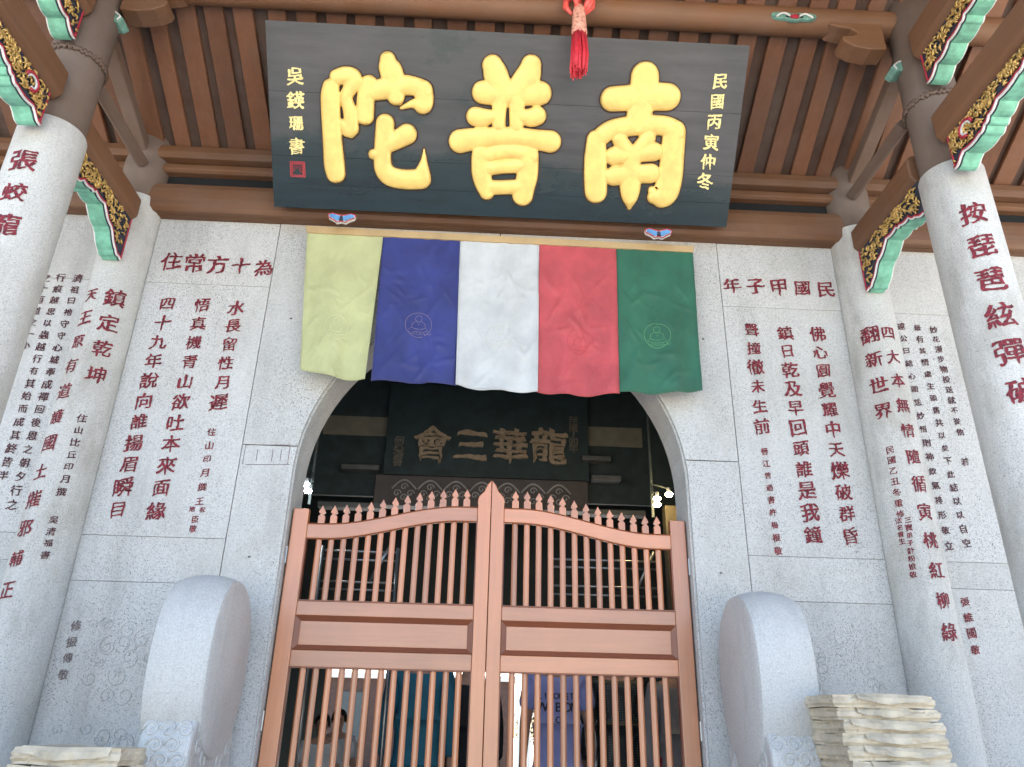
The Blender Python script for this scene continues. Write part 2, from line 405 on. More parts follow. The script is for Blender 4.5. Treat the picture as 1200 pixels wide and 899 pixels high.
bl.build('facing_block', 'stone', wall, bevel=.0018)
cp = MB()   # small carved plaque outlined on each side of the arch
for (x0, y0, x1, y1) in ((288, 522, 340, 545),):
    for xa, ya, xb, yb in ((x0, y0, x1, y0), (x0, y1, x1, y1), (x0, y0, x0 - 4, y1), (x1, y0, x1 - 3, y1), (302, 527, 300, 541), (320, 527, 318, 541), (330, 527, 328, 541)):
        cp.tube([on_y(xa, ya, -.0005), on_y(xb, yb, -.0005)], .002, 5)
cp.build('carved_plaque', 'inkf', wall)
rl = MB()   # shallow cloud relief in the lower panels
for s in (1, -1):
    for _ in range(64):
        cx, cz = s * random.uniform(1.60, 2.22), random.uniform(-.75, .5); r0 = random.uniform(.02, .06)
        a0 = random.uniform(0, 6); path = []
        for k in range(18):
            th = a0 + k * .42; rr = r0 * (1 - k / 22); path.append((cx + rr * math.cos(th), -.0005, cz + rr * math.sin(th)))
        rl.tube(path, .0030, 5)
rl.build('cloud_relief', 'stone', wall, smooth=True)
for px, py in ((876 / 3, 653), (845, 672), (341, 374 + .0), (824, 398)):
    P = on_y(px, py, 0); MB().lathe([(.008, P.z - .004), (.008, P.z + .004)], P.x, 0.0, 10).build('drill_hole', 'joint', wall)
# verses cut in the wall
def wl(text, p0, p1, size, mat='ink', **k): write(text, col_on_wall(p0, p1), size, wall, mat, **k)
wl('住常方十為', (201, 307), (309, 314), .138)
wl('水長留性月遲', (277, 361), (256, 472), .108); wl('悟真機青山欲吐本來面緣', (237, 358), (183, 599), .106); wl('四十九年說向誰揚眉瞬目', (196, 357), (138, 598), .110)
wl('住山印月撰王', (248, 507), (234, 588), .052); wl('祝', (237, 598), (237, 598), .038); wl('地', (225, 597), (225, 597), .038); wl('臣敬', (229, 609), (226, 620), .045)
wl('修振傳敬', (89, 734), (74, 791), .052, 'inkf')
wl('年子甲國民', (858, 335), (968, 340), .128)
wl('佛心圓覺耀中天爍破群昏', (958, 392), (997, 629), .110); wl('鎮日乾及早回頭誰是我鐘', (920, 391), (953, 627), .110); wl('聲撞徹未生前', (881, 387), (893, 500), .104)
wl('晉江曾遒書許楊根敬', (896, 530), (912, 646), .046)
wl('濟祖曰祂守守心城牽成禪回後恩之朝夕行之', (91, 327), (14, 592), .060, 'inkb', slant=.0)
wl('行痕越思以蟲越行有其始而成其終皆半', (71, 326), (4, 558), .060, 'inkb', slant=.0)
wl('之十有道之一小', (54, 326), (30, 405), .060, 'inkb', slant=0)
wl('妙花漫步物投送就不從他', (1094, 387), (1125, 507), .052, 'inkb'); wl('若', (1131, 542), (1131, 542), .05, 'inkb')
wl('最有其情處生頭舊共以矣下此結以以自空', (1075, 385), (1133, 637), .052, 'inkb'); wl('遠公曰結心頭恁妙悟則神飲氣排形敬立', (1056, 383), (1112, 640), .052, 'inkb')
wl('張維國敬', (1131, 706), (1143, 762), .058)

# ------------------------------------------------------------------ hall behind the wall
hall = thing('dark_hall', (0, 3.2, FZ), 'dim timber hall seen through the arch and gate', 'building')
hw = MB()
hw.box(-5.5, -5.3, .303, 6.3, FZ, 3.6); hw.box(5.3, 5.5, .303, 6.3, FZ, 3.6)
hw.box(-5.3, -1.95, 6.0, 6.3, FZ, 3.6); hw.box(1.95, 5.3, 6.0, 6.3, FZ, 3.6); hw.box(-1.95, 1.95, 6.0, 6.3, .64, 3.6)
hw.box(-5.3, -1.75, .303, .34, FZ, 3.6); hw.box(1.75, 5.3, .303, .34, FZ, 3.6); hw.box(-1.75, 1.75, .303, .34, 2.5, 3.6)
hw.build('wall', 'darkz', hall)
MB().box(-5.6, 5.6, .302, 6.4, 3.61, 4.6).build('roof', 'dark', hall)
bm_ = MB()
for z, y, h in ((3.2, 2.7, .25),): bm_.box(-5.2, 5.2, y, y + .2, z, z + h)
bm_.build('beam', 'dark', hall, bevel=.01)
for px0, px1, py, Y in ((400, 444, 547, 2.4), (372, 447, 591, 2.1), (682, 716, 537, 2.4), (694, 728, 560, 2.3), (690, 757, 600, 2.1)):
    a, b = on_y(px0, py, Y), on_y(px1, py, Y); MB().box(a.x, b.x, Y, Y + .12, a.z - .02, a.z + .025).build('glint_arm', 'armgrey', hall, bevel=.004)  # pale grey bars stand in for glints of light along the hall beams
for (x0, y0, x1, y1) in ((381, 487, 460, 512), (682, 500, 753, 525)):
    a, b = on_y(x0, y0, 2.55), on_y(x1, y1, 2.55); MB().box(a.x, b.x, 2.55, 2.575, b.z, a.z).build('pale_panel', 'pale', hall)
cvb = MB(); a, b = on_y(440, 556, 2.35), on_y(690, 600, 2.35)
cvb.box(a.x, b.x, 2.35, 2.5, b.z, a.z); cvb.build('carved_beam', M('carved_dark', (.085, .075, .075), .4, .2), hall, bevel=.01)
cr_ = MB(); zc = (a.z + b.z) / 2
for k in range(7):
    xc = a.x + .27 + k * .235
    cr_.tube([(xc - .11 + .22 * j / 10, 2.346, zc + .085 * math.sin(math.pi * j / 10) + .01) for j in range(11)], .008, 6)
    for q_, zz in ((-.06, -.03), (.06, -.03), (0, .03), (0, -.07)):
        cr_.tube([(xc + q_ + (.036 - .0022 * j) * math.cos(j * .55 * (1 if q_ < 0 else -1)), 2.346, zc + zz + (.036 - .0022 * j) * math.sin(j * .55)) for j in range(15)], .006, 5)
cr_.build('scroll_carving', M('scroll_grey', (.34, .33, .33), .4, .2), hall, smooth=True)

pq = thing('hall_plaque', (0, 2.5, 2.0), 'dark inner plaque with four dull gilt characters hung inside the arch', 'plaque')
a, b = on_y(459, 452, 2.5), on_y(690, 566, 2.5)
MB().box(a.x, b.x, 2.45, 2.5, b.z, a.z).build('board', M('teal_lacquer', (.020, .038, .043), .6, .3), pq, bevel=.006)
gm = M('dull_gilt', (.36, .275, .19), .5, .2, 30)
def raised(text, p0, p1, size, Y, parent, mat, name, th=.012):
    o = write(text, col_on_wall(p0, p1, Y), size, parent, mat, name, slant=0, jit=.02)
    md = o.modifiers.new('solid', 'SOLIDIFY'); md.thickness = th; md.offset = 0; return o
raised('會三華龍', (506, 521), (643, 524), .36, 2.44, pq, gm, 'gilt_character', .02)
gm2 = M('dim_gilt', (.15, .135, .11), .6, .2, 30)
raised('何心濤書', (468, 517), (466, 541), .10, 2.444, pq, gm2, 'small_character', .006); raised('民國丁卯年', (672, 494), (672, 526), .095, 2.444, pq, gm2, 'small_character', .006)

MB().box(-2.6, 2.6, 2.56, 2.6, 1.93, 3.6).build('screen_board', 'screen', hall)
# lamps
def lamp(name, pts, Y, col, s, label, cat):
    P0 = on_y(*pts[0], Y); t = thing(name, P0 + Vector((0, .1, -.05)), label, cat)
    em = emit(name + '_glow', col, s)
    for px, py in pts:
        P = on_y(px, py, Y); b_ = MB(); b_.lathe([(.004, P.z - .018), (.022, P.z - .012), (.028, P.z), (.022, P.z + .012), (.006, P.z + .018)], P.x, P.y, 16)
        b_.build('bulb', em, t, smooth=True)
        MB().tube([(P.x, P.y, P.z + .016), (P.x, P.y, P.z + .05)], .014, 8).build('socket', 'steel', t)
    c = MB(); PS = [on_y(px, py, Y) for px, py in pts]
    for P in PS: c.tube([(P.x, P.y, P.z + .05), (P.x, P.y + .1, P.z + .08), (P0.x, P0.y + .16, P0.z + .16)], .006, 6)
    c.tube([(P0.x, P0.y + .16, P0.z - .1), (P0.x, P0.y + .16, P0.z + 2.0)], .012, 8)
    c.build('bracket', 'dark', t); return t
lamp('cluster_lamp', [(359, 569), (361, 576)], 1.0, (.9, .97, 1), 45, 'lit white double lamp hanging at the left of the arch', 'lamp')
lamp('cluster_lamp', [(770, 585), (784, 580), (770, 592)], 1.0, (1, .74, .36), 45, 'lit warm triple lamp hanging at the right of the arch', 'lamp')
bx = on_y(783, 600, 1.15)
tag(MB().box(bx.x - .01, bx.x + .10, 1.2, 1.3, FZ, bx.z + .06).build('timber_post', M('ochre_timber', (.05, .04, .02), .6, .3)), 'yellowish timber post lit by the warm triple lamp', 'post')

# steel barrier frames behind the gate
for (px0, px1, pys, lab) in ((398, 446, (646, 656, 682, 691), 'pale steel rack seen behind the left gate leaf'), (664, 752, (656, 665, 687, 697), 'pale steel rack seen behind the right gate leaf')):
    Y = .9; fr = thing('steel_rack', on_y((px0 + px1) / 2, 899, Y), lab, 'rack'); m_ = MB()
    a, b = on_y(px0, pys[0], Y), on_y(px1, pys[0], Y)
    for py in pys: z = on_y(px0, py, Y).z; m_.tube([(a.x - .12, Y, z), (b.x + .12, Y, z)], .0075, 8)
    m_.build('rail', 'steel', fr, smooth=True); m_ = MB()
    for x in (a.x - .12, b.x + .12): m_.tube([(x, Y, FZ), (x, Y, a.z + .03)], .012, 8)
    m_.tube([(b.x - .05, Y - .03, a.z - .2), (b.x + .08, Y - .03, a.z + .06)], .011, 8)
    m_.build('upright', 'steel', fr, smooth=True)

# ------------------------------------------------------------------ columns
def column(x, y, rad, ztop, ptop, prad, label, posty=None):
    t = thing('stone_column', (x, y, FZ), label, 'column')
    n = 56; MB().lathe([(rad * 1.25, FZ), (rad * 1.25, FZ + .12), (rad * 1.0, FZ + .2), (rad, ztop * .5), (rad * .995, ztop - .012), (rad * .97, ztop)], x, y, n).build('shaft', 'column', t, smooth=True).modifiers.new('es', 'EDGE_SPLIT')
    MB().lathe([(prad, ztop + .001), (prad, ztop + .5), (prad * .93, ptop)], x, y, 32).build('timber_post', 'post', t, smooth=True)
    return t
CX, OY, RY, RAD = 2.492, -1.02, 0.0, .167
LX, RX, RF = 2.495, 2.555, .170
colLR = column(-CX, RY, RAD, 3.22, 3.75, .155, 'left half column against the wall carved with 鎮定乾坤')
colRR = column(CX, RY, RAD, 3.22, 3.75, .155, 'right half column against the wall carved with 翻新世界')
colLF = column(-LX, OY, RF, 2.93, 4.5, .150, 'left free standing porch column carved with 張蛟龍')
colRF = column(RX, OY, RF, 2.93, 4.5, .150, 'right free standing porch column carved with 按琵琶絃彈')
def cl(text, p0, p1, size, t, x, y, mat='ink', rad=RAD, **k): write(text, col_on_cyl(p0, p1, x, y, rad), size, t, mat, **k)
cl('鎮定乾坤', (135, 350), (112, 440), .118, colLR, -CX, RY); cl('天王原有道護國土摧邪輔正', (107, 346), (8, 692), .098, colLR, -CX, RY)
cl('住山比丘印月撰', (96, 491), (72, 577), .052, colLR, -CX, RY, 'inkb'); cl('吳清福書', (63, 610), (53, 651), .048, colLR, -CX, RY, 'inkb')
cl('翻新世界', (1019, 393), (1035, 482), .112, colRR, CX, RY); cl('四大本無情隨循寅桃紅柳綠', (1041, 391), (1113, 741), .096, colRR, CX, RY)
cl('民國乙丑冬重修', (1043, 528), (1055, 603), .048, colRR, CX, RY); cl('三寶弟子針粉娘敬', (1064, 610), (1070, 674), .038, colRR, CX, RY); cl('法名雲生', (1053, 611), (1057, 635), .036, colRR, CX, RY)
cl('張蛟龍', (27, 188), (5, 264), .130, colLF, -LX, OY, rad=RF); cl('按琵琶絃彈破', (1141, 250), (1197, 458), .138, colRF, RX, OY, rad=RF)
for t, x in ((colLF, -LX), (colRF, RX)):
    mb = MB()
    for k in range(40):
        a = k / 40 * 6.2832; mb.tube([(x + .155 * math.cos(a + q_ * .1), OY + .155 * math.sin(a + q_ * .1), 3.43 + .018 * math.cos(q_ * math.pi + k)) for q_ in (-1, 0, 1)], .012, 5)
    mb.build('braided_ring', 'dusty', t, smooth=True)

# ------------------------------------------------------------------ roof timbers
RZ0, RSL = 3.64, .535                  # underside of the rafters at the wall, and their slope
def rz(y): return RZ0 - RSL * (y + .03)
roof = thing('porch_roof', (0, -1.0, 3.7), 'sloping porch roof of red brown rafters and dark boards', 'roof')
RIDGE = -1.70
n_ = MB()
n_.add([(-6, .1, rz(.1) + .045), (6, .1, rz(.1) + .045), (6, RIDGE, rz(RIDGE) + .045), (-6, RIDGE, rz(RIDGE) + .045),
        (-6, .1, rz(.1) + .2), (6, .1, rz(.1) + .2), (6, RIDGE, rz(RIDGE) + .2), (-6, RIDGE, rz(RIDGE) + .2)], [(0, 1, 2, 3), (4, 7, 6, 5), (0, 4, 5, 1), (1, 5, 6, 2), (2, 6, 7, 3), (3, 7, 4, 0)])
zr = rz(RIDGE); EAVE = -2.25
n_.add([(-6, RIDGE - .002, zr + .045), (6, RIDGE - .002, zr + .045), (6, EAVE, zr - .35), (-6, EAVE, zr - .35),
        (-6, RIDGE - .002, zr + .2), (6, RIDGE - .002, zr + .2), (6, EAVE, zr - .25), (-6, EAVE, zr - .25)], [(0, 1, 2, 3), (4, 7, 6, 5), (0, 4, 5, 1), (1, 5, 6, 2), (2, 6, 7, 3), (3, 7, 4, 0)])
n_.build('roof_boarding', 'board', roof)
SP = .190; k0 = -26
for k in range(k0, 27):
    x = k * SP + .03 + random.uniform(-.012, .012); wd = .060 + random.uniform(-.007, .006); skw = random.uniform(-.012, .012)
    m_ = MB(); dz = random.uniform(-.008, .006)
    m_.add([(x + sx * wd + skw * y, y, rz(y) + dz + h) for y in (.05, RIDGE) for sx in (-1, 1) for h in (0, .042)],
           [(0, 2, 3, 1), (4, 5, 7, 6), (0, 1, 5, 4), (2, 6, 7, 3), (0, 4, 6, 2), (1, 3, 7, 5)])
    m_.build('rafter', 'raft', roof, bevel=.006)
purl = thing('purlin', (0, -1.0, 4.12), 'long round purlin beam above the sign under the rafters', 'beam')
MB().tube([(-6, -1.0, 4.135), (-3, -1.0, 4.135), (0, -1.0, 4.125), (3, -1.0, 4.135), (6, -1.0, 4.135)], .088, 20).build('log', 'wx', purl, smooth=True)
for s in (-1, 1):
    o = on_y(925, 33, -1.0) if s > 0 else Vector((-1.86, -1, 4.06)); lf = MB()
    for dx, L_, rr in ((0, .06, 0), (-.075, .07, .25), (.075, .07, -.25)):
        pts = [(o.x + dx + L_ * math.cos(a) * (1 if dx == 0 else 1.0), .03 * math.sin(a) + (0 if dx == 0 else .01)) for a in [j * math.pi / 8 for j in range(16)]]
        lf.prism(pts, lambda a, b, d: (a, -1.085 + .0 * b, 4.08 + b + 0 * d) if d == 0 else (a, -1.06, 4.08 + b), 0, 1)
    lf.build('painted_leaf', 'greend', purl, bevel=.004)
    fl = MB(); fl.prism([(o.x - .02, 4.06), (o.x + .02, 4.06), (o.x + .028, 4.078), (o.x, 4.095), (o.x - .028, 4.078)], XYZ_Y, -1.095, -1.07); fl.build('painted_petal', 'red', purl, bevel=.003)
    for q_ in (-1, 1): MB().tube([(o.x + q_ * (.03 + .012 * j), -1.092, 4.075 + .022 * math.sin(j * .5)) for j in range(8)], .006, 6).build('painted_line', 'white', purl)
    # scroll bracket carrying the purlin at the post
    sb = MB(); xs = s * 2.33
    prof = [(0, 4.07), (0, 3.86), (.1, 3.85), (.2, 3.87), (.26, 3.91), (.27, 3.95), (.2, 3.96), (.16, 3.985), (.2, 4.02), (.27, 4.03), (.33, 4.05), (.33, 4.07)]
    sb.prism([(xs - s * a, b) for a, b in prof], XYZ_Y, -1.07, -.94); sb.build('scroll_bracket', 'wx', purl, bevel=.008)
tag(MB().tube([(-6, RIDGE, rz(RIDGE) - .06), (6, RIDGE, rz(RIDGE) - .06)], .1, 18).build('ridge_beam', 'wx', smooth=True), 'ridge beam high over the front edge of the porch', 'beam')
lint = thing('lintel_beam', (0, 0, 3.1), 'brown timber lintel along the top of the granite wall', 'beam')
lm_ = MB(); prof = [(-.02, 3.125), (-.085, 3.125), (-.108, 3.15), (-.115, 3.22), (-.11, 3.30), (-.09, 3.35), (-.05, 3.362), (.2, 3.362), (.2, 3.125)]
lm_.prism(prof, XYZ_X, -5.5, 5.5); lm_.build('beam', 'wx', lint, bevel=.008)
MB().box(-5.5, 5.5, -.045, .2, 3.07 + .051, 3.1245).build('fillet', 'wx', lint)
MB().box(-5.5, 5.5, -.012, .2, 3.363, 3.47).build('slot_back', 'slot', lint)  # near-black strip: the shade of the open slot put into its colour
MB().prism([(-.06, 3.47), (-.085, 3.485), (-.075, 3.53), (-.05, 3.545), (-.05, 3.64), (.2, 3.5), (.2, 3.47)], XYZ_X, -5.5, 5.5).build('upper_plate', 'wx', lint, bevel=.005)
MB().prism([(-.115, 3.555), (-.125, 3.60), (-.115, 3.66), (-.051, 3.63), (-.051, 3.55)], XYZ_X, -5.5, 5.5).build('wall_plate', 'wx', lint, bevel=.006)

def scallop(y0, pts, ztop): return [(y0, ztop)] + pts + [(pts[-1][0], ztop)]
def carve(t, pts, x_face, dirx, ztop, n):
    """gilt leaf scrolls on one face of a bracket"""
    ys = [p[0] for p in pts]; y_lo, y_hi = min(ys), max(ys); gl = MB()
    def lower(y):
        for (ya, za), (yb, zb) in zip(pts, pts[1:]):
            if min(ya, yb) <= y <= max(ya, yb): return za + (zb - za) * (y - ya) / ((yb - ya) or 1e-6)
        return pts[-1][1]
    for _ in range(n):
        y = random.uniform(y_lo + .02, y_hi - .02); zl = lower(y) + .035
        if zl > ztop - .02: continue
        z = random.uniform(zl, ztop - .015); a = random.uniform(0, 6.28); L_ = random.uniform(.012, .032); path = []
        cv = random.uniform(-2.2, 2.2)
        for j in range(6):
            u_ = j / 5 - .5; yy = y + L_ * 2 * u_ * math.cos(a + cv * u_); zz = z + L_ * 2 * u_ * math.sin(a + cv * u_)
            yy = min(max(yy, y_lo + .012), y_hi - .012); zz = min(max(zz, lower(yy) + .03), ztop - .008)
            path.append((x_face + dirx * (.004 + .008 * math.sin(math.pi * j / 5)), yy, zz))
        gl.tube(path, [.002, .0055, .007, .006, .004, .0015], 5)
    gl.build('gilt_carving', 'gilt', t, smooth=True)
def brace(name, s, pts, y_top, ztop, label, n, dull=False):
    xi, xo = s * 2.43, s * 2.535; t = thing(name, (s * 2.5, pts[0][0], pts[0][1]), label, 'bracket')
    poly = [(pts[0][0], ztop)] + pts + [(pts[-1][0], ztop)]
    MB().prism(poly, XYZ_X, xi, xo).build('body', 'navy', t)
    und = MB()          # mint painted under-edge, a little proud
    for (ya, za), (yb, zb) in zip(pts, pts[1:]):
        und.add([(xi + s * .012, ya, za - .004), (xo, ya, za - .004), (xo, yb, zb - .004), (xi + s * .012, yb, zb - .004),
                 (xi + s * .012, ya, za + .003), (xo, ya, za + .003), (xo, yb, zb + .003), (xi + s * .012, yb, zb + .003)],
                [(0, 1, 2, 3), (4, 7, 6, 5), (0, 4, 5, 1), (1, 5, 6, 2), (2, 6, 7, 3), (3, 7, 4, 0)])
    und.build('painted_edge', 'greend' if dull else 'green', t)
    for off, rad, mt in ((.003, .0065, 'white'), (.0145, .007, 'red')):
        for xf, dr in ((xi, -s), (xo, s)):
            e = MB(); e.tube([(xf + dr * .003, y, z + off) for y, z in pts], rad, 6); e.build('edge_line', mt, t, smooth=True)
    e = MB(); e.tube([(xi - s * .002, pts[0][0] + (.004 if y_top > 0 else -.008), z) for z in (pts[0][1] + .02, ztop)], .006, 6)
    e.build('edge_line', 'red' if not dull else 'dusty', t)
    carve(t, pts, xi, -s, ztop, n); carve(t, pts, xo, s, ztop, n // 3)
    return t
def curve_scroll(t, s, y, z, k=1.0):
    for r_, mt, rad in ((.066, 'red', .0095), (.051, 'white', .0065)):
        m_ = MB(); m_.tube([(s * 2.413, y + k * (r_ - .002 * j) * math.cos(j * .33 + 3.3), z + k * (r_ - .002 * j) * math.sin(j * .33 + 3.3) * -1) for j in range(15)], rad, 6)
        m_.build('scroll_line', mt, t, smooth=True)
def smooth_scallop(knots, n=4):
    out = []
    for (a, b), (c, d) in zip(knots, knots[1:]):
        for k in range(n):
            u_ = k / n; bul = -.012 * math.sin(math.pi * u_) if abs(c - a) > .04 else 0
            out.append((a + (c - a) * u_, b + (d - b) * u_ + bul))
    return out + [knots[-1]]
rear = smooth_scallop([(-.172, 2.668), (-.205, 2.675), (-.255, 2.69), (-.34, 2.765), (-.37, 2.785), (-.47, 2.835), (-.50, 2.86), (-.62, 2.86), (-.66, 2.845), (-.76, 2.83), (-.82, 2.79), (-.905, 2.755)])
front = smooth_scallop([(-1.235, 2.80), (-1.30, 2.825), (-1.33, 2.84), (-1.47, 2.83), (-1.52, 2.85), (-1.56, 2.87), (-1.64, 2.90), (-1.80, 2.905), (-1.86, 2.925), (-2.1, 2.93), (-2.3, 2.96)])
upper = smooth_scallop([(-1.20, 3.45), (-1.28, 3.465), (-1.31, 3.49), (-1.41, 3.495), (-1.44, 3.515), (-1.56, 3.52), (-1.60, 3.54), (-1.72, 3.545), (-1.76, 3.57), (-1.95, 3.60)])
BZ0, BZ1 = 2.985, 3.185
def beam_y(name, s, y0, y1, z0, z1, label, mat='wy', hw_=.1, nose=True):
    x0, x1 = s * 2.5 - hw_, s * 2.5 + hw_
    c = .035
    prof = [(x0 + c, z0), (x1 - c, z0), (x1, z0 + c), (x1, z1 - c), (x1 - c, z1), (x0 + c, z1), (x0, z1 - c), (x0, z0 + c)]
    o = MB().prism(prof, lambda a, b, d: (a, d, b), y0, y1).build(name, mat, None, bevel=.012)
    return tag(o, label, 'beam')
for s, sd_ in ((-1, 'left'), (1, 'right')):
    beam_y('tie_beam', s, -.9, -.15, BZ0, BZ1, f'{sd_} brown tie beam between half column and porch column')
    beam_y('tie_beam', s, -3.2, -1.19, BZ0 + .03, BZ1 + .05, f'{sd_} brown tie beam running forward from the porch column', hw_=.105)
    beam_y('tie_beam', s, -3.0, -1.17, 3.66, 3.90, f'{sd_} upper tie beam running forward above the gilt bracket', hw_=.1)
    beam_y('thin_brace', s * .985, -.86, -.16, 3.42, 3.50, f'{sd_} thin dusty brace between the two timber posts', 'dusty', .045)
    t = brace('carved_bracket', s, rear, 1, BZ0, f'{sd_} gilt and mint carved bracket under the rear tie beam', 190)
    t2 = brace('carved_bracket', s, front, -1, BZ0 + .03, f'{sd_} gilt and mint carved bracket in front of porch column top', 330); curve_scroll(t2, s, -1.40, 2.925, .9)
    brace('carved_bracket', s, upper, -1, 3.66, f'{sd_} upper carved bracket with mint edge on the timber post', 150)
    sb = MB(); y0, z0, y1, z1 = -.12, 3.56, -.9, 3.86
    sb.add([(s * (2.46 + dx), y, z + h) for (y, z) in ((y0, z0), (y1, z1)) for dx in (0, .09) for h in (0, .09)], [(0, 2, 3, 1), (4, 5, 7, 6), (0, 1, 5, 4), (2, 6, 7, 3), (0, 4, 6, 2), (1, 3, 7, 5)])
    tag(sb.build('sloping_strut', 'dusty', bevel=.008), f'{sd_} sloping dusty strut rising from half column to porch post', 'strut')
    P = on_y(1045, 85, -1.0) if s > 0 else on_y(143, 28, -1.0)
    ob = thing('painted_ornament', (P.x, -1.0, P.z), f'{sd_} small painted green leaf ornament fixed beside the timber post', 'ornament')
    MB().prism([(P.x, P.z - .04), (P.x + s * .05, P.z - .03), (P.x + s * .05, P.z + .05), (P.x - s * .0, P.z + .025), (P.x - s * .03, P.z - .01)], XYZ_Y, -1.05, -.95).build('leaf', 'greend', ob, bevel=.008)
    MB().tube([(P.x + s * .0, -1.055, P.z - .03), (P.x - s * .015, -1.055, P.z - .005), (P.x + s * .01, -1.055, P.z + .02), (P.x + s * .035, -1.055, P.z + .035)], .005, 6).build('painted_line', 'white', ob)

# ------------------------------------------------------------------ name board
S0 = Vector((.006, -.222, 3.098)); S1 = Vector((.006, -.975, 3.935)); EV = (S1 - S0).normalized(); SN = Vector((1, 0, 0)).cross(EV); SH = (S1 - S0).length; SW = 1.508
board = thing('name_board', tuple(S0), 'large black tilted name board with three raised gold characters', 'sign')
def sp(a, b, d): return S0 + Vector((a, 0, 0)) + EV * b + SN * d
def s_loc(px, py):
    P = on_plane(px, py, S0, SN); return P.x - S0.x, (P - S0).dot(EV)
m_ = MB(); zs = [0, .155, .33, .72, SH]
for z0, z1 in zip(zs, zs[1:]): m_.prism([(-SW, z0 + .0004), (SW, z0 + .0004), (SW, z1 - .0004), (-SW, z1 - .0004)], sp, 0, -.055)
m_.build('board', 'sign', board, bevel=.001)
STR = {
 '陀': ((360, 40), [
   [(127, 285, 44), (124, 330, 50), (128, 450, 50), (138, 600, 51), (145, 690, 54), (152, 735, 50)],
   [(160, 232, 40), (200, 222, 44), (240, 228, 44), (248, 250, 40), (228, 290, 36), (210, 325, 33), (208, 355, 32)],
   [(210, 355, 32), (228, 410, 36), (232, 460, 38), (224, 505, 46), (190, 475, 24)],
   [(426, 140, 42), (432, 170, 56), (450, 220, 60), (462, 290, 52), (468, 330, 46)],
   [(350, 305, 46), (430, 285, 56), (520, 272, 50), (590, 285, 46), (612, 300, 50)],
   [(610, 300, 52), (618, 350, 48), (606, 380, 44), (560, 370, 22), (495, 393, 7)],
   [(328, 268, 46), (312, 330, 46), (308, 390, 46), (306, 434, 46)],
   [(412, 474, 48), (404, 560, 46), (398, 650, 44), (404, 710, 48), (440, 752, 50), (520, 768, 50), (600, 765, 52)],
   [(606, 740, 46), (614, 680, 20), (616, 640, 10), (616, 608, 3)],
   [(526, 530, 52), (470, 562, 46), (420, 590, 40)], [(350, 636, 26), (380, 636, 28)]]),
 '普': ((510, 50), [
   [(302, 125, 54), (318, 170, 64), (340, 260, 62), (338, 350, 38), (335, 440, 34)],
   [(505, 125, 54), (488, 180, 66), (440, 260, 62), (428, 350, 40), (428, 440, 36)],
   [(252, 265, 58), (330, 275, 56), (480, 275, 56), (552, 270, 60)],
   [(212, 392, 48), (250, 398, 48), (300, 390, 32)], [(536, 388, 48), (500, 398, 46), (450, 390, 34)],
   [(132, 522, 60), (220, 508, 54), (330, 498, 48), (420, 498, 48), (520, 512, 50), (606, 524, 56)],
   [(240, 600, 48), (242, 680, 50), (256, 745, 46), (272, 790, 38)], [(262, 600, 36), (340, 578, 36), (430, 578, 38), (490, 598, 54)],
   [(488, 610, 56), (484, 700, 56), (470, 760, 54), (460, 805, 54)], [(290, 666, 34), (360, 656, 34), (440, 652, 36)], [(285, 766, 38), (360, 764, 36), (445, 762, 38)]]),
 '南': ((670, 60), [
   [(384, 138, 74), (378, 210, 74), (362, 290, 68), (350, 370, 66)],
   [(212, 255, 62), (290, 250, 64), (400, 243, 70), (502, 244, 68)],
   [(128, 470, 50), (124, 560, 58), (124, 660, 60), (126, 742, 58)],
   [(140, 462, 46), (200, 420, 48), (290, 400, 50), (400, 392, 50), (490, 398, 50), (536, 425, 58)],
   [(538, 430, 60), (528, 540, 62), (518, 660, 64), (494, 740, 68), (466, 770, 58), (430, 770, 34)], [(420, 735, 20), (440, 760, 26)],
   [(250, 470, 38), (290, 530, 42), (310, 560, 42)], [(400, 460, 40), (360, 510, 40), (330, 560, 42)],
   [(222, 555, 48), (300, 545, 44), (430, 532, 48)], [(222, 660, 50), (300, 652, 46), (412, 646, 50)],
   [(316, 550, 40), (310, 640, 52), (306, 720, 54), (304, 780, 40), (302, 826, 10)]])}
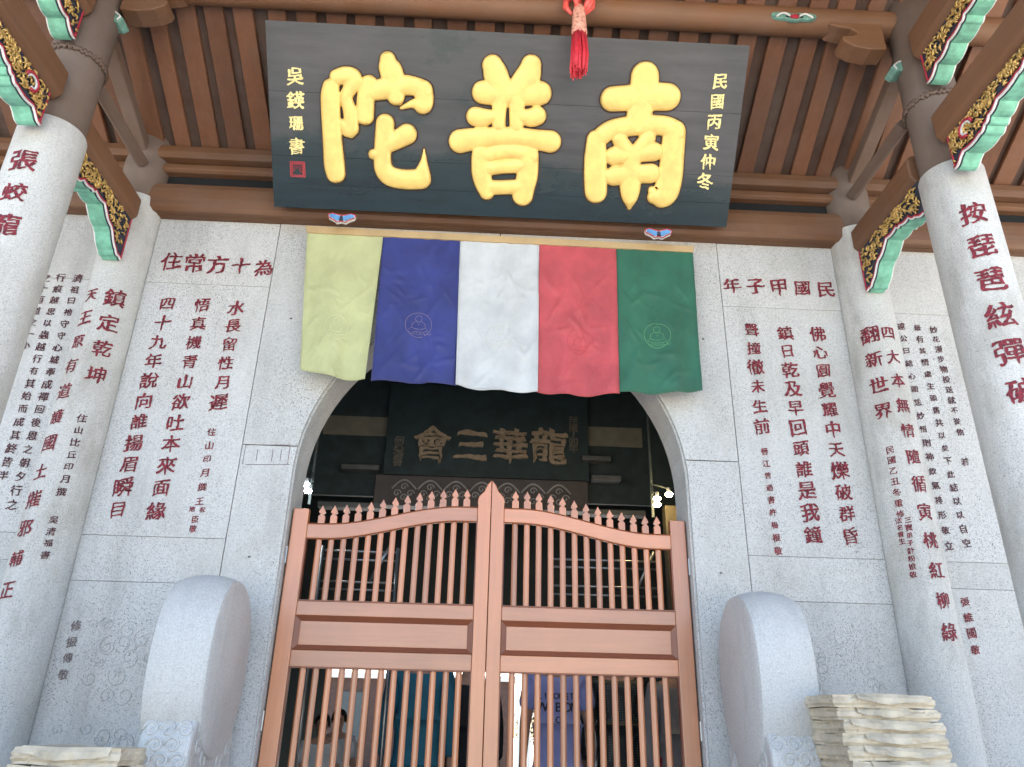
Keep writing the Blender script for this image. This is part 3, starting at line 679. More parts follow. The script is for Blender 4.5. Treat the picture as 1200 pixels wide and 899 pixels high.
def stroke(mb, ps, ro, base, hgt, flat=False):
    """a padded brush stroke: an oval section swept along the stroke, round at both ends"""
    pts = []
    for i in range(len(ps) - 1):
        for k in range(5):
            u_ = k / 5; p0, p1, p2, p3 = ps[max(i - 1, 0)], ps[i], ps[i + 1], ps[min(i + 2, len(ps) - 1)]
            pts.append(tuple(.5 * (2 * b + (c - a) * u_ + (2 * a - 5 * b + 4 * c - d) * u_ ** 2 + (-a + 3 * b - 3 * c + d) * u_ ** 3) for a, b, c, d in zip(p0, p1, p2, p3)))
    pts.append(ps[-1])
    def dirn(i):
        a, b = pts[max(i - 1, 0)], pts[min(i + 1, len(pts) - 1)]; d = Vector((b[0] - a[0], b[1] - a[1])); return d.normalized() if d.length > 1e-9 else Vector((1, 0))
    rings = []; nc = 7
    d0 = dirn(0)
    for k in range(nc): a = math.pi / 2 * (1 - k / nc); rings.append((Vector(pts[0][:2]) - d0 * (pts[0][2] + ro) * math.sin(a), d0, (pts[0][2] + ro) * max(.02, math.cos(a))))
    for i, q_ in enumerate(pts): rings.append((Vector(q_[:2]), dirn(i), q_[2] + ro))
    d1 = dirn(len(pts) - 1)
    for k in range(1, nc + 1): a = math.pi / 2 * k / nc; rings.append((Vector(pts[-1][:2]) + d1 * (pts[-1][2] + ro) * math.sin(a), d1, (pts[-1][2] + ro) * max(.02, math.cos(a))))
    n = 13; vs = []
    for c, d, r_ in rings:
        nn = Vector((-d.y, d.x))
        for k in range(n):
            a = math.pi * k / (n - 1)
            if flat: h = base + (hgt if 0 < k < n - 1 else 0); q_ = c + nn * r_ * math.cos(a)
            else: h = base + hgt * min(1.0, r_ / .040) ** .8 * math.sin(a) ** .5; q_ = c + nn * r_ * math.cos(a)
            vs.append(sp(q_.x, q_.y, h))
    fs = [[i * n + k, i * n + (k + 1) % n, (i + 1) * n + (k + 1) % n, (i + 1) * n + k] for i in range(len(rings) - 1) for k in range(n)]
    fs += [list(range(n)), list(range((len(rings) - 1) * n, len(rings) * n))]
    mb.add(vs, fs)
for ch, (o_, strokes) in STR.items():
    gm_, rm = MB(), MB(); zf = 4.494
    for stx in strokes:
        L_ = []
        for x, y, r_ in stx:
            px, py = o_[0] + x / zf, o_[1] + y / zf; a, b = s_loc(px, py); a2, b2 = s_loc(px + 1, py); L_.append((a, b, r_ / zf * (a2 - a) * 1.0))
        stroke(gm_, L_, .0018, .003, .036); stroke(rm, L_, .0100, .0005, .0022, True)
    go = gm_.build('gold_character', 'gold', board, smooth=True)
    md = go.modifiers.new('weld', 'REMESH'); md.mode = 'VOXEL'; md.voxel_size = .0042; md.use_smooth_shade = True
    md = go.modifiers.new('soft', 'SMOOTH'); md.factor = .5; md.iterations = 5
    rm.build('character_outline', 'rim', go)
def sgn_text(text, p0, p1, size):
    A, B = s_loc(*p0), s_loc(*p1)
    def pl(k, n):
        u_ = k / max(1, n - 1); return lambda a, b: sp(A[0] + (B[0] - A[0]) * u_ + a, A[1] + (B[1] - A[1]) * u_ + b, .004)
    o = write(text, pl, size, board, 'goldb', 'small_inscription', slant=.06); md = o.modifiers.new('solid', 'SOLIDIFY'); md.thickness = .005; md.offset = 0
sgn_text('吳鍈珊書', (346, 90), (348, 172), .105); sgn_text('民國丙寅仲冬', (844, 96), (826, 213), .105)
sx, sz = s_loc(349, 199); se = MB()
for q_ in (.046, .037):
    ring = [(-q_, -q_), (q_, -q_), (q_, q_), (-q_, q_), (-q_, -q_)]
    for (a, b), (c, d) in zip(ring, ring[1:]): se.tube([sp(sx + a, sz + b, .002), sp(sx + c, sz + d, .002)], .0035, 5)
for k in range(3):
    q_ = .03 - .01 * k; se.tube([sp(sx - q_, sz - q_ + .01, .002), sp(sx - q_, sz + q_, .002), sp(sx + q_, sz + q_, .002), sp(sx + q_, sz - q_, .002)], .002, 5)
se.build('red_seal', M('seal_red', (.45, .05, .06), .6, .2), board)
# butterfly shaped painted rests under the board
for k, (px, py) in enumerate(((400, 256), (772, 274))):
    P = on_y(px, py, -.24); t = thing('sign_rest', (P.x, -.2, P.z), ('left', 'right')[k] + ' butterfly shaped blue and white painted rest under the name board', 'bracket')
    W = [(0, -.022), (.03, -.03), (.05, -.012), (.085, .005), (.09, .028), (.06, .04), (.03, .03), (0, .022), (-.03, .03), (-.06, .04), (-.09, .028), (-.085, .005), (-.05, -.012), (-.03, -.03)]
    MB().prism([(P.x + a, P.z + b) for a, b in W], XYZ_Y, -.235, -.205).build('body', 'white', t, bevel=.004)
    for s in (-1, 1): MB().prism([(P.x + s * .010, P.z - .012), (P.x + s * .030, P.z - .022), (P.x + s * .046, P.z - .006), (P.x + s * .078, P.z + .008), (P.x + s * .080, P.z + .024), (P.x + s * .058, P.z + .032), (P.x + s * .032, P.z + .022), (P.x + s * .010, P.z + .014)], XYZ_Y, -.242, -.236).build('wing', 'blue', t, bevel=.001)
    ol = MB(); ol.tube([(P.x + a, -.236, P.z + b) for a, b in W + W[:1]], .004, 5); ol.build('outline', 'red', t)
    MB().prism([(P.x - .012, P.z - .02), (P.x + .012, P.z - .02), (P.x + .008, P.z + .012), (P.x - .008, P.z + .012)], XYZ_Y, -.245, -.236).build('bud', 'navy', t)

# ------------------------------------------------------------------ banner of five cloths
ban = thing('banner', (0, -.12, 3.05), 'hanging banner of yellow, blue, white, red and green cloths over the arch', 'banner')
BY = -.125
hd = MB(); a, b = on_y(358, 266, BY), on_y(813, 290, BY); a2, b2 = on_y(360, 274, BY), on_y(812, 297, BY)
hd.add([(a.x, BY - .012, a.z), (b.x, BY - .012, b.z), (b2.x, BY - .012, b2.z), (a2.x, BY - .012, a2.z), (a.x, BY + .008, a.z), (b.x, BY + .008, b.z), (b2.x, BY + .008, b2.z), (a2.x, BY + .008, a2.z)],
       [(0, 1, 2, 3), (4, 7, 6, 5), (0, 4, 5, 1), (1, 5, 6, 2), (2, 6, 7, 3), (3, 7, 4, 0)]); hd.build('header', 'header', ban, bevel=.003)
tops = [360, 449, 539, 632, 722, 812]
bots = [((351, 432), (428, 446)), ((435, 448), (534, 453)), ((534, 453), (630, 460)), ((629, 459), (726, 462)), ((725, 460), (824, 457))]
for k, (mt, nm) in enumerate((('cy', 'yellow'), ('cb', 'blue'), ('cw', 'white'), ('cr', 'red'), ('cg', 'green'))):
    t0 = on_y(tops[k], 273 + (tops[k] - 360) * .0515, BY); t1 = on_y(tops[k + 1], 273 + (tops[k + 1] - 360) * .0515, BY)
    b0, b1 = on_y(*bots[k][0], BY - .03), on_y(*bots[k][1], BY - .03); sag = (.02, -.012, .012, .018, .02)[k]; sd_ = k * 7.3
    creases = [(random.uniform(.1, .9), random.uniform(.25, .95), random.uniform(-.9, .9), random.uniform(.05, .16), random.uniform(.004, .010)) for _ in range(30)]
    def cf(u_, v_):
        P = t0.lerp(t1, u_).lerp(b0.lerp(b1, u_), v_)
        z = P.z - sag * math.sin(math.pi * u_) * v_
        y = P.y + v_ * .018 * math.sin(u_ * (9 + k) + k * 2 + v_) + v_ * (.026 * noise.noise(Vector((u_ * 2.3 + sd_, v_ * .9, 1))) + .012 * noise.noise(Vector((u_ * 5 + sd_, v_ * 2.2, 4)))) + .007 * noise.noise(Vector((u_ * 9 + sd_ + 2 * v_, v_ * 6, 8)))
        for cu_, cv_, sl_, ln, am in creases:
            du, dv = u_ - cu_, v_ - cv_; al = du * math.cos(sl_) + dv * math.sin(sl_); ac = -du * math.sin(sl_) + dv * math.cos(sl_)
            y -= am * math.exp(-(al / ln) ** 2) * math.exp(-(ac / .016) ** 2)
        return (P.x, y, z)
    c = MB().grid(cf, 48, 90).build('cloth', mt, ban, smooth=True, solid=.002); c['label'] = nm + ' cloth strip with an embroidered round emblem'
    hm = MB(); hm.tube([(lambda p_: (p_[0], p_[1] - .002, p_[2] + .012))(cf(j / 24, 1)) for j in range(25)], .0018, 5)
    for q_ in (.02, .98): hm.tube([(lambda p_: (p_[0], p_[1] - .002, p_[2]))(cf(q_, j / 30)) for j in range(31)], .0014, 5)
    hm.build('hem', mt, c, smooth=True)
    ex, ez = ((.5, .68), (.52, .62), (.52, .66), (.53, .66), (.48, .62))[k]; em = MB()
    def ep(a, b):     # emblem point, metres on the cloth
        u_ = ex + a / .53; v_ = ez - b / 1.03; p = cf(u_, v_); return (p[0], p[1] - .002, p[2])
    er = .086
    em.tube([ep(er * math.cos(j * .2618), er * math.sin(j * .2618)) for j in range(25)], .0017, 5)
    em.tube([ep(.022 * math.cos(j * .52), .045 + .022 * math.sin(j * .52)) for j in range(13)], .0016, 5)
    em.tube([ep(a, b) for a, b in ((-.015, .028), (-.04, .01), (-.045, -.02), (-.02, -.03), (.02, -.03), (.045, -.02), (.04, .01), (.015, .028))], .0016, 5)
    em.tube([ep(a, b) for a, b in ((-.045, -.02), (-.065, -.04), (-.03, -.05), (.03, -.05), (.065, -.04), (.045, -.02))], .0016, 5)
    for q_ in range(6): em.tube([ep(-.06 + .024 * q_ + .012 * (1 - math.cos(j)), -.055 - .012 * math.sin(j)) for j in (0, .8, 1.57, 2.4, 3.14)], .0014, 5)
    em.tube([ep(a, b) for a, b in ((-.01, .02), (.0, -.005), (.012, .02))], .0014, 5)
    em.build('embroidery', M('thread_' + nm, {'cy': (.64, .63, .36), 'cb': (.22, .18, .26), 'cw': (.62, .60, .52), 'cr': (.50, .065, .08), 'cg': (.12, .33, .14)}[mt], .5, .1), c, smooth=True)

# ------------------------------------------------------------------ red tassel hanging from the purlin
ts = thing('lantern_tassel', (.412, -1.14, 4.0), 'red thread tassel with ribbon knot hanging before the name board', 'tassel')
ty = -1.14; T = lambda px, py: on_y(px, py, ty)
c0 = T(678, 5); c1 = T(679, 42); c2 = T(678, 88)
kn = MB()
for j in range(9):
    a = random.uniform(0, 6.28); q_ = c0 + Vector((.03 * math.cos(a), .02 * math.sin(a), 0))
    kn.tube([q_ + Vector((0, 0, .08)), q_ + Vector((.05 * math.cos(a), .03 * math.sin(a), .05)), q_ + Vector((.055 * math.cos(a), .03 * math.sin(a), -.01)), q_ + Vector((.015 * math.cos(a), .01, -.07))], [.012, .022, .02, .008], 8)
kn.build('ribbon_knot', 'ribbon', ts, smooth=True)
MB().lathe([(.03, c0.z - .03), (.036, c0.z - .06), (.042, (c0.z + c1.z) / 2), (.047, c1.z + .02), (.044, c1.z)], c1.x, ty, 20).build('patterned_sleeve', M('red_gold_fabric', (.72, .30, .22), .5, .6, 55), ts, smooth=True)
th = MB()
for j in range(150):
    a = random.uniform(0, 6.28); r_ = .043 * math.sqrt(random.random()); r2 = r_ * 1.2; q_ = random.uniform(0, .05)
    th.tube([(c1.x + r_ * math.cos(a), ty + r_ * math.sin(a), c1.z + .006), (c1.x + r2 * math.cos(a + .1), ty + r2 * math.sin(a), (c1.z + c2.z) / 2), (c2.x + r2 * math.cos(a + .2) * .95, ty + r2 * math.sin(a), c2.z + q_)], .0032, 4)
th.build('thread_skirt', 'tassel', ts, smooth=True)
MB().tube([(c0.x, ty, c0.z + .05), (c0.x, ty + .03, 4.3)], .006, 6).build('cord', 'ribbon', ts)

# ------------------------------------------------------------------ wooden gate
def leaf(s, label):
    MB.shrink = True
    t = thing('gate_leaf', (s * 1.165, .1, FZ), label, 'gate', 'double wooden gate in the arch')
    y0, y1 = .175, .222; X = lambda x: s * x
    MB().prism([(X(1.195), FZ + .02), (X(1.102), FZ + .02), (X(1.102), 1.183), (X(1.195), 1.183)], XYZ_Y, y0, y1).build('stile', 'gate', t, bevel=.005)
    cap = [(.002, FZ + .02), (.080, FZ + .02), (.080, 1.245), (.083, 1.265), (.076, 1.292), (.060, 1.31), (.045, 1.325), (.036, 1.345), (.026, 1.368), (.002, 1.398)]
    MB().prism([(X(a), b) for a, b in cap], XYZ_Y, y0 - .008, y1 + .006).build('stile', 'gate', t, bevel=.005)
    def tz(x):
        u_ = min(1, max(0, (1.0 - x) / .82)); return 1.090 + .132 * (u_ * u_ * (3 - 2 * u_))
    xs = [.0805 + (1.1015 - .0805) * k / 30 for k in range(31)]
    top = [(x, tz(x)) for x in xs]; bot = [(x, tz(x) - .084) for x in xs]
    MB().prism([(X(a), b) for a, b in top + bot[::-1]], XYZ_Y, y0 + .003, y1 - .003).build('top_rail', 'gateh', t, bevel=.004)
    for z0, z1 in ((.559, .640), (.281, .372), (FZ + .02, FZ + .17)): MB().box(*sorted((X(.0805), X(1.1015))), y0 + .003, y1 - .003, z0, z1).build('rail', 'gateh', t, bevel=.004)
    # framed panel
    MB().box(*sorted((X(.112), X(1.07))), y0 + .012, y1 - .012, .398, .530).build('panel', 'gateh', t, bevel=.003)
    md_ = MB(); a0, a1, b0, b1 = .0815, 1.1005, .3725, .5585; i0, i1, j0, j1 = .112, 1.07, .400, .530
    for q_ in ([(a0, b0), (a1, b0), (i1, j0), (i0, j0)], [(a1, b0), (a1, b1), (i1, j1), (i1, j0)], [(a1, b1), (a0, b1), (i0, j1), (i1, j1)], [(a0, b1), (a0, b0), (i0, j0), (i0, j1)]):
        fr = [(X(x), y0 - .002, z) if i < 2 else (X(x), y0 + .013, z) for i, (x, z) in enumerate(q_)]; bk_ = [(X(x), y1 - .006, z) for x, z in q_]
        md_.add(fr + bk_, [(0, 1, 2, 3), (4, 7, 6, 5), (0, 4, 5, 1), (1, 5, 6, 2), (2, 6, 7, 3), (3, 7, 4, 0)])
    md_.build('moulding', 'mould', t)
    bd = MB()
    for z in (.6425, .2785): bd.box(*sorted((X(.081), X(1.101))), y0 - .001, y1 - .004, z - .0035, z + .0035)
    bd.tube([(X(x), y0 + .006, tz(x) - .0875) for x in xs], .0045, 6); bd.tube([(X(x), y0 + .006, tz(x) + .003) for x in xs], .004, 6)
    for x in (.0835, 1.0985): bd.box(*sorted((X(x - .003), X(x + .003))), y0 + .001, y1 - .004, .643, tz(x) - .088); bd.box(*sorted((X(x - .003), X(x + .003))), y0 + .001, y1 - .004, FZ + .17, .278)
    bd.build('bead', 'mould', t)
    for k in range(13):
        x = .150 + k * .0729; wd = .0185; zt = tz(x)
        for z0, z1 in ((.640, zt - .084), (FZ + .17, .281)):
            b_ = MB(); n = 8
            prof = [(wd * math.cos(a) , .014 * math.sin(a)) for a in [2 * math.pi * j / n + math.pi / 8 for j in range(n)]]
            b_.prism([(X(x) + a, .198 + b) for a, b in prof], lambda a, b, d: (a, b, d), z0, z1); b_.build('baluster', 'gate', t, bevel=.002)
        h = .124; w_ = .0205
        pk = [(-w_, 0), (-w_, .056), (-w_ * .45, .066), (-w_ * .45, .071), (-w_, .080), (-w_ * .9, .088), (-w_ * .25, .112), (0, h), (w_ * .25, .112), (w_ * .9, .088), (w_, .080), (w_ * .45, .071), (w_ * .45, .066), (w_, .056), (w_, 0)]
        MB().prism([(X(x) + a, zt + b - .004) for a, b in pk], XYZ_Y, .186, .211).build('picket_tip', 'gate', t, bevel=.002)
    for z in (.9, 0.0): MB().tube([(X(1.203), .172, z - .05), (X(1.203), .172, z + .05)], .007, 8).build('hinge', 'steel', t)
    MB.shrink = False
    return t
leaf(-1, 'left leaf of the varnished wooden gate with slats and spear tips'); leaf(1, 'right leaf of the varnished wooden gate with slats and spear tips')

# ------------------------------------------------------------------ drum stones
def drum(s, label):
    t = thing('drum_stone', (s * 1.45, -.4, FZ), label, 'drum stone')
    cy, cz = -.39, .255; xf, xb = 1.255, 1.545; ry, rz_ = .315, .40
    N_ = 64; prof = [(0.0, .9), (.012, .965), (.04, .995), (.09, 1.025), (.145, 1.035), (.20, 1.025), (.25, .995), (.278, .965), (.29, .9)]
    def ov(a, k):   # slightly squared oval, flatter below
        c_, s_ = math.cos(a), math.sin(a); e = .86
        return cy + ry * k * math.copysign(abs(c_) ** e, c_), cz + (rz_ if s_ > 0 else rz_ * 1.08) * k * math.copysign(abs(s_) ** e, s_)
    m_ = MB(); vs = []; fs = []
    for d, k in prof:
        for j in range(N_): y, z = ov(2 * math.pi * j / N_, k); vs.append((s * (xf + d), y, z))
    for i in range(len(prof) - 1):
        for j in range(N_): fs.append([i * N_ + j, i * N_ + (j + 1) % N_, (i + 1) * N_ + (j + 1) % N_, (i + 1) * N_ + j])
    fs += [list(range(N_)), list(range((len(prof) - 1) * N_, len(prof) * N_))]
    o = m_.add(vs, fs).build('drum', 'drum', t, smooth=True); md = o.modifiers.new('es', 'EDGE_SPLIT'); md.split_angle = R(38)
    # carved cloud base
    b_ = MB(); pr = [(-.70, FZ + .5), (-.72, -.25), (-.70, -.08), (-.66, .0), (-.12, .0), (-.06, -.08), (-.05, -.25), (-.05, FZ + .5)]
    b_.prism(pr, XYZ_X, s * (xf + .022), s * (xb - .038)); b_.build('cloud_base', 'drum', t, bevel=.02)
    MB().box(*sorted((s * (xf - .03), s * (xb + .06))), -.8, .0, FZ, FZ + .5).build('plinth', 'drum', t, bevel=.02)
    sw = MB()
    for row in range(6):
        for c in range(4):
            x = xf + .062 + .074 * c + (.037 if row % 2 else 0); z = -.045 - .062 * row
            if x > xb - .05: continue
            def fy(zz):
                for (ya, za), (yb_, zb) in zip(pr[:4], pr[1:4]):
                    if za <= zz <= zb: return ya + (yb_ - ya) * (zz - za) / (zb - za)
                return -.66
            sw.tube([(s * (x + (.038 - .0021 * j) * math.cos(j * .5)), fy(z + (.038 - .0021 * j) * math.sin(j * .5)) - .001, z + (.038 - .0021 * j) * math.sin(j * .5)) for j in range(17)], .0065, 6)
    # scrolls on the inner cheek
    for (y, z, r_) in ((-.60, -.12, .05), (-.5, -.17, .06), (-.38, -.15, .055), (-.26, -.19, .06), (-.15, -.14, .05)):
        sw.tube([(s * (xf + .022), y + (r_ - .003 * j) * math.cos(j * .5), z + (r_ - .003 * j) * math.sin(j * .5)) for j in range(15)], .006, 6)
    sw.build('cloud_scroll', 'drum', t, smooth=True)
drum(-1, 'rounded grey drum stone on carved clouds left of the gate'); drum(1, 'rounded grey drum stone on carved clouds right of the gate')

# ------------------------------------------------------------------ paper parcels on two low tables
def parcel(x0, x1, y0, y1, z0, h, label, group, rot):
    t = thing('paper_parcel', ((x0 + x1) / 2, (y0 + y1) / 2, z0), label, 'parcel', group)
    hx, hy = (x1 - x0) / 2, (y1 - y0) / 2; sd_ = random.random() * 50
    cx, cy = (x0 + x1) / 2, (y0 + y1) / 2; ca, sa = math.cos(rot), math.sin(rot)
    def wob(a, b, c):
        P = Vector((a * 6 + sd_, b * 6, c * 14)); k = .007
        a += k * noise.noise(P); b += k * noise.noise(P + Vector((9, 0, 0))); c += .007 * noise.noise(P + Vector((0, 7, 0)))
        rg = abs(noise.noise(Vector((a * 11 + sd_, b * 11, c * 25 + 3)))); rg = max(0, .13 - rg) * .020      # sharp paper creases
        a *= 1 - rg / hx * 2; b *= 1 - rg / hy * 2; c -= rg * .6 if c > h * .6 else 0
        return (cx + a * ca - b * sa, cy + a * sa + b * ca, z0 + c)
    m_ = MB(); nx, ny, nz = 34, 20, 6
    def face(fn, nu, nv): m_.grid(lambda u_, v_: wob(*fn(u_, v_)), nu, nv)
    e = .012
    def rnd(a, b, c):      # soft edges
        if c < e or c > h - e: a *= 1 - .5 * e / hx; b *= 1 - .5 * e / hy
        return a, b, c
    face(lambda u_, v_: rnd(-hx + 2 * hx * u_, -hy, h * v_), nx, nz); face(lambda u_, v_: rnd(-hx + 2 * hx * u_, hy, h * v_), nx, nz)
    face(lambda u_, v_: rnd(-hx, -hy + 2 * hy * u_, h * v_), ny, nz); face(lambda u_, v_: rnd(hx, -hy + 2 * hy * u_, h * v_), ny, nz)
    face(lambda u_, v_: rnd(-hx + 2 * hx * u_, -hy + 2 * hy * v_, h), nx, ny); face(lambda u_, v_: rnd(-hx + 2 * hx * u_, -hy + 2 * hy * v_, 0), nx, ny)
    o = m_.build('wrapper', 'paper', t); bm = bmesh.new(); bm.from_mesh(o.data); bmesh.ops.remove_doubles(bm, verts=bm.verts, dist=1e-4); bmesh.ops.recalc_face_normals(bm, faces=bm.faces); bm.to_mesh(o.data); bm.free()
    # folded flap with a torn lower edge on the front
    fl = MB(); fw_ = random.uniform(.5, .85) * hx; fo = random.uniform(-.2, .2) * hx; nn = 14; vs = []
    for j in range(nn + 1):
        u_ = j / nn; x = fo - fw_ + 2 * fw_ * u_; dep = h * (.42 + .3 * math.sin(math.pi * u_) + .12 * noise.noise(Vector((u_ * 6, sd_, 0))))
        for c, out in ((h + .003, -.006), (h * .75, .007), (h - dep, .006 + .012 * random.random())): p = wob(x, -hy - out, c); vs.append(p)
    fl.add(vs, [[j * 3 + k, (j + 1) * 3 + k, (j + 1) * 3 + k + 1, j * 3 + k + 1] for j in range(nn) for k in range(2)])
    fl.build('flap', 'paper', t, solid=.0015)
    return t
a, b = on_y(980, 812, -1.0), on_y(1098, 815, -1.0); ph = .0505
pos = ['topmost', 'second from top', 'third from top', 'fourth from top', 'fifth from top', 'sixth from top', 'seventh from top', 'lowest']
TZ = a.z - .006 - 8 * ph
for k in range(8):
    j = 7 - k; dx = random.uniform(-.012, .012) + .004 * j
    parcel(a.x + dx - .01, b.x + dx, -.995 + random.uniform(-.01, .01), -.62, TZ + ph * k + .001, ph - .002, f'{pos[j]} brown paper parcel in the stack right of the right drum stone', 'stacked paper parcels', random.uniform(-.03, .03))
pl_, pr_ = on_y(10, 874, -1.0), on_y(142, 884, -1.0)
PH2 = (pl_.z - .004 - TZ) / 2
for k in range(2):
    parcel(pl_.x + .012 * k, pr_.x - .008 * k, -.99, -.62, TZ + PH2 * k + .001, PH2 - .002, ('lower', 'upper')[k] + ' brown paper parcel in the low pile left of the left drum stone', 'piled paper parcels', random.uniform(-.02, .02))
for s, x0, x1, nm in ((1, a.x - .08, b.x + .1, 'right'), (-1, pl_.x - .1, pr_.x + .06, 'left')):
    t = thing('low_table', ((x0 + x1) / 2, -.8, FZ), f'small wooden table under the paper parcels at the {nm}', 'table')
    MB().box(x0, x1, -1.08, -.52, TZ - .03, TZ).build('table_top', 'wx', t, bevel=.004)
    for x in (x0 + .04, x1 - .04):
        for y in (-1.04, -.56): MB().box(x - .022, x + .022, y - .022, y + .022, FZ, TZ - .0305).build('leg', 'wx', t, bevel=.003)

# ------------------------------------------------------------------ people inside the hall
def skin_obj(name, joints, edges, root, mat, parent, sub=2):
    off = parent_loc(parent); ks = list(joints); ix = {k: i for i, k in enumerate(ks)}
    me = bpy.data.meshes.new(name); me.from_pydata([Vector(joints[k][0]) - off for k in ks], [(ix[a], ix[b]) for a, b in edges], []); me.update()
    o = bpy.data.objects.new(name, me); COL.objects.link(o); o.parent = parent
    sm = o.modifiers.new('skin', 'SKIN'); sm.use_smooth_shade = True
    lay = me.skin_vertices[0].data if me.skin_vertices else None
    if lay is None:
        bm = bmesh.new(); bm.from_mesh(me); bm.verts.layers.skin.verify(); bm.to_mesh(me); bm.free(); lay = me.skin_vertices[0].data
    for k in ks:
        r_ = joints[k][1]; lay[ix[k]].radius = r_ if hasattr(r_, '__len__') else (r_, r_); lay[ix[k]].use_root = (k == root)
    md = o.modifiers.new('sub', 'SUBSURF'); md.levels = sub; md.render_levels = sub
    me.materials.append(mat if not isinstance(mat, str) else G[mat]); return o
def person(x, y, H, face, shirt, trouser, label, long_sleeve=False, hair_long=False):
    t = thing('person', (x, y, FZ), label, 'person'); k = H / 1.7; f = 1 if face else -1     # face True: looks to -y (towards us)
    P = lambda a, b, c: (x + a * k, y - f * b * k, FZ + c * k)
    J = {}; E_ = []
    def j(n, a, b, c, r_): J[n] = (P(a, b, c), (r_[0] * k, r_[1] * k) if hasattr(r_, '__len__') else r_ * k)
    j('pel', 0, 0, .93, (.15, .11)); j('wst', 0, 0, 1.08, (.135, .10)); j('chs', 0, 0, 1.27, (.155, .11)); j('sho', 0, 0, 1.38, (.12, .085)); j('nck', 0, 0, 1.46, .052); j('hd0', 0, .015, 1.53, (.07, .08)); j('hd1', 0, .02, 1.60, (.076, .092)); j('hd2', 0, .01, 1.67, .062)
    E_ += [('pel', 'wst'), ('wst', 'chs'), ('chs', 'sho'), ('sho', 'nck'), ('nck', 'hd0'), ('hd0', 'hd1'), ('hd1', 'hd2')]
    for s, n in ((-1, 'l'), (1, 'r')):
        j('sh' + n, s * .175, 0, 1.37, .058); j('el' + n, s * .225, -.01, 1.08, .042); j('wr' + n, s * .235, .04, .84, .028); j('pm' + n, s * .235, .055, .76, (.022, .036))
        E_ += [('sho', 'sh' + n), ('sh' + n, 'el' + n), ('el' + n, 'wr' + n), ('wr' + n, 'pm' + n)]
        for q_ in range(4):
            dy = -.03 + .02 * q_; L_ = (.07, .08, .075, .06)[q_]
            j(f'f{n}{q_}a', s * .236, .055 + dy, .715, .009); j(f'f{n}{q_}b', s * .230, .062 + dy, .715 - L_ * .5, .0085); j(f'f{n}{q_}c', s * .222, .07 + dy, .715 - L_, .007)
            E_ += [('pm' + n, f'f{n}{q_}a'), (f'f{n}{q_}a', f'f{n}{q_}b'), (f'f{n}{q_}b', f'f{n}{q_}c')]
        j(f't{n}a', s * .225, .095, .765, .010); j(f't{n}b', s * .218, .11, .73, .009); E_ += [('pm' + n, f't{n}a'), (f't{n}a', f't{n}b')]
        j('hp' + n, s * .085, 0, .88, .085); j('kn' + n, s * .095, .01, .48, .055); j('an' + n, s * .10, -.01, .09, .038); j('to' + n, s * .11, .14, .035, .032)
        E_ += [('pel', 'hp' + n), ('hp' + n, 'kn' + n), ('kn' + n, 'an' + n), ('an' + n, 'to' + n)]
    skin_obj('body', J, E_, 'pel', 'skin', t); B_E = list(E_)
    def sub(names, grow, extra=None):
        JJ = {n: (J[n][0], tuple(v + grow * k for v in J[n][1]) if hasattr(J[n][1], '__len__') else J[n][1] + grow * k) for n in names}
        if extra: JJ.update(extra)
        return JJ, [e for e in E_ if e[0] in names and e[1] in names]
    j('hem', 0, 0, .80, (.155, .115)); E_.append(('pel', 'hem'))
    nm = ['hem', 'pel', 'wst', 'chs', 'sho', 'shl', 'shr', 'ell', 'elr'] + (['wrl', 'wrr'] if long_sleeve else [])
    JJ, EE = sub(nm, .022)
    if not long_sleeve:
        for n in 'lr': 
            a_, b_ = Vector(J['sh' + n][0]), Vector(J['el' + n][0]); JJ['el' + n] = (tuple(a_.lerp(b_, .75)), .072 * k)
    skin_obj('shirt', JJ, EE, 'pel', shirt, t)
    JJ, EE = sub(['wst', 'pel', 'hpl', 'hpr', 'knl', 'knr', 'anl', 'anr'], .016); skin_obj('trousers', JJ, EE, 'pel', trouser, t)
    hc = Vector(P(0, 0, 1.625)); hr = MB(); n1, n2 = 20, 12
    def hp(u_, v_):
        th, ph_ = u_ * 2 * math.pi, v_ * math.pi * .62; d = Vector((math.sin(ph_) * math.cos(th), math.sin(ph_) * math.sin(th), math.cos(ph_)))
        fr = max(0, d.y * -f); low = .25 + (.5 if hair_long else 0) if d.z < 0 else 0
        q_ = hc + Vector((d.x * .098, d.y * .112, d.z * (.105 + low * .1 * (1 - fr)))) * k
        if fr > .45 and d.z < .35: q_ = hc + Vector((d.x * .07, d.y * .06, .04 + d.z * .04)) * k
        return q_
    hr.grid(hp, n1, n2); hr.build('hair', 'hair', t, smooth=True)
    fc = MB()
    for s in (-1, 1):
        e = Vector(P(s * .033, .105, 1.605)); fc.lathe([(.001, e.z - .006), (.010 * k, e.z), (.001, e.z + .006)], e.x, e.y, 10)
    fc.build('eyes', 'hair', t)
    no = MB(); no.tube([P(0, .105, 1.61), P(0, .125, 1.58), P(0, .108, 1.567)], [.007, .013, .008], 8)
    for s in (-1, 1): no.tube([P(s * .083, .0, 1.62), P(s * .092, -.01, 1.60), P(s * .083, 0, 1.565)], [.008, .013, .007], 6)
    no.build('nose_and_ears', 'skin', t, smooth=True)
    mo = MB(); mo.tube([P(-.024, .098, 1.543), P(0, .106, 1.541), P(.024, .098, 1.543)], .005, 6); mo.build('mouth', M('lips', (.35, .12, .1), .5, .1), t)
    return t
def px_x(px, Y): return on_y(px, 850, Y).x
dk = M('dark_cloth', (.018, .022, .026), .8, .3); te = M('teal_cloth', (.02, .16, .24), .75, .15, bmp=.004, bscale=14); pw = M('periwinkle_cloth', (.30, .34, .66), .8, .1, bmp=.004, bscale=14)
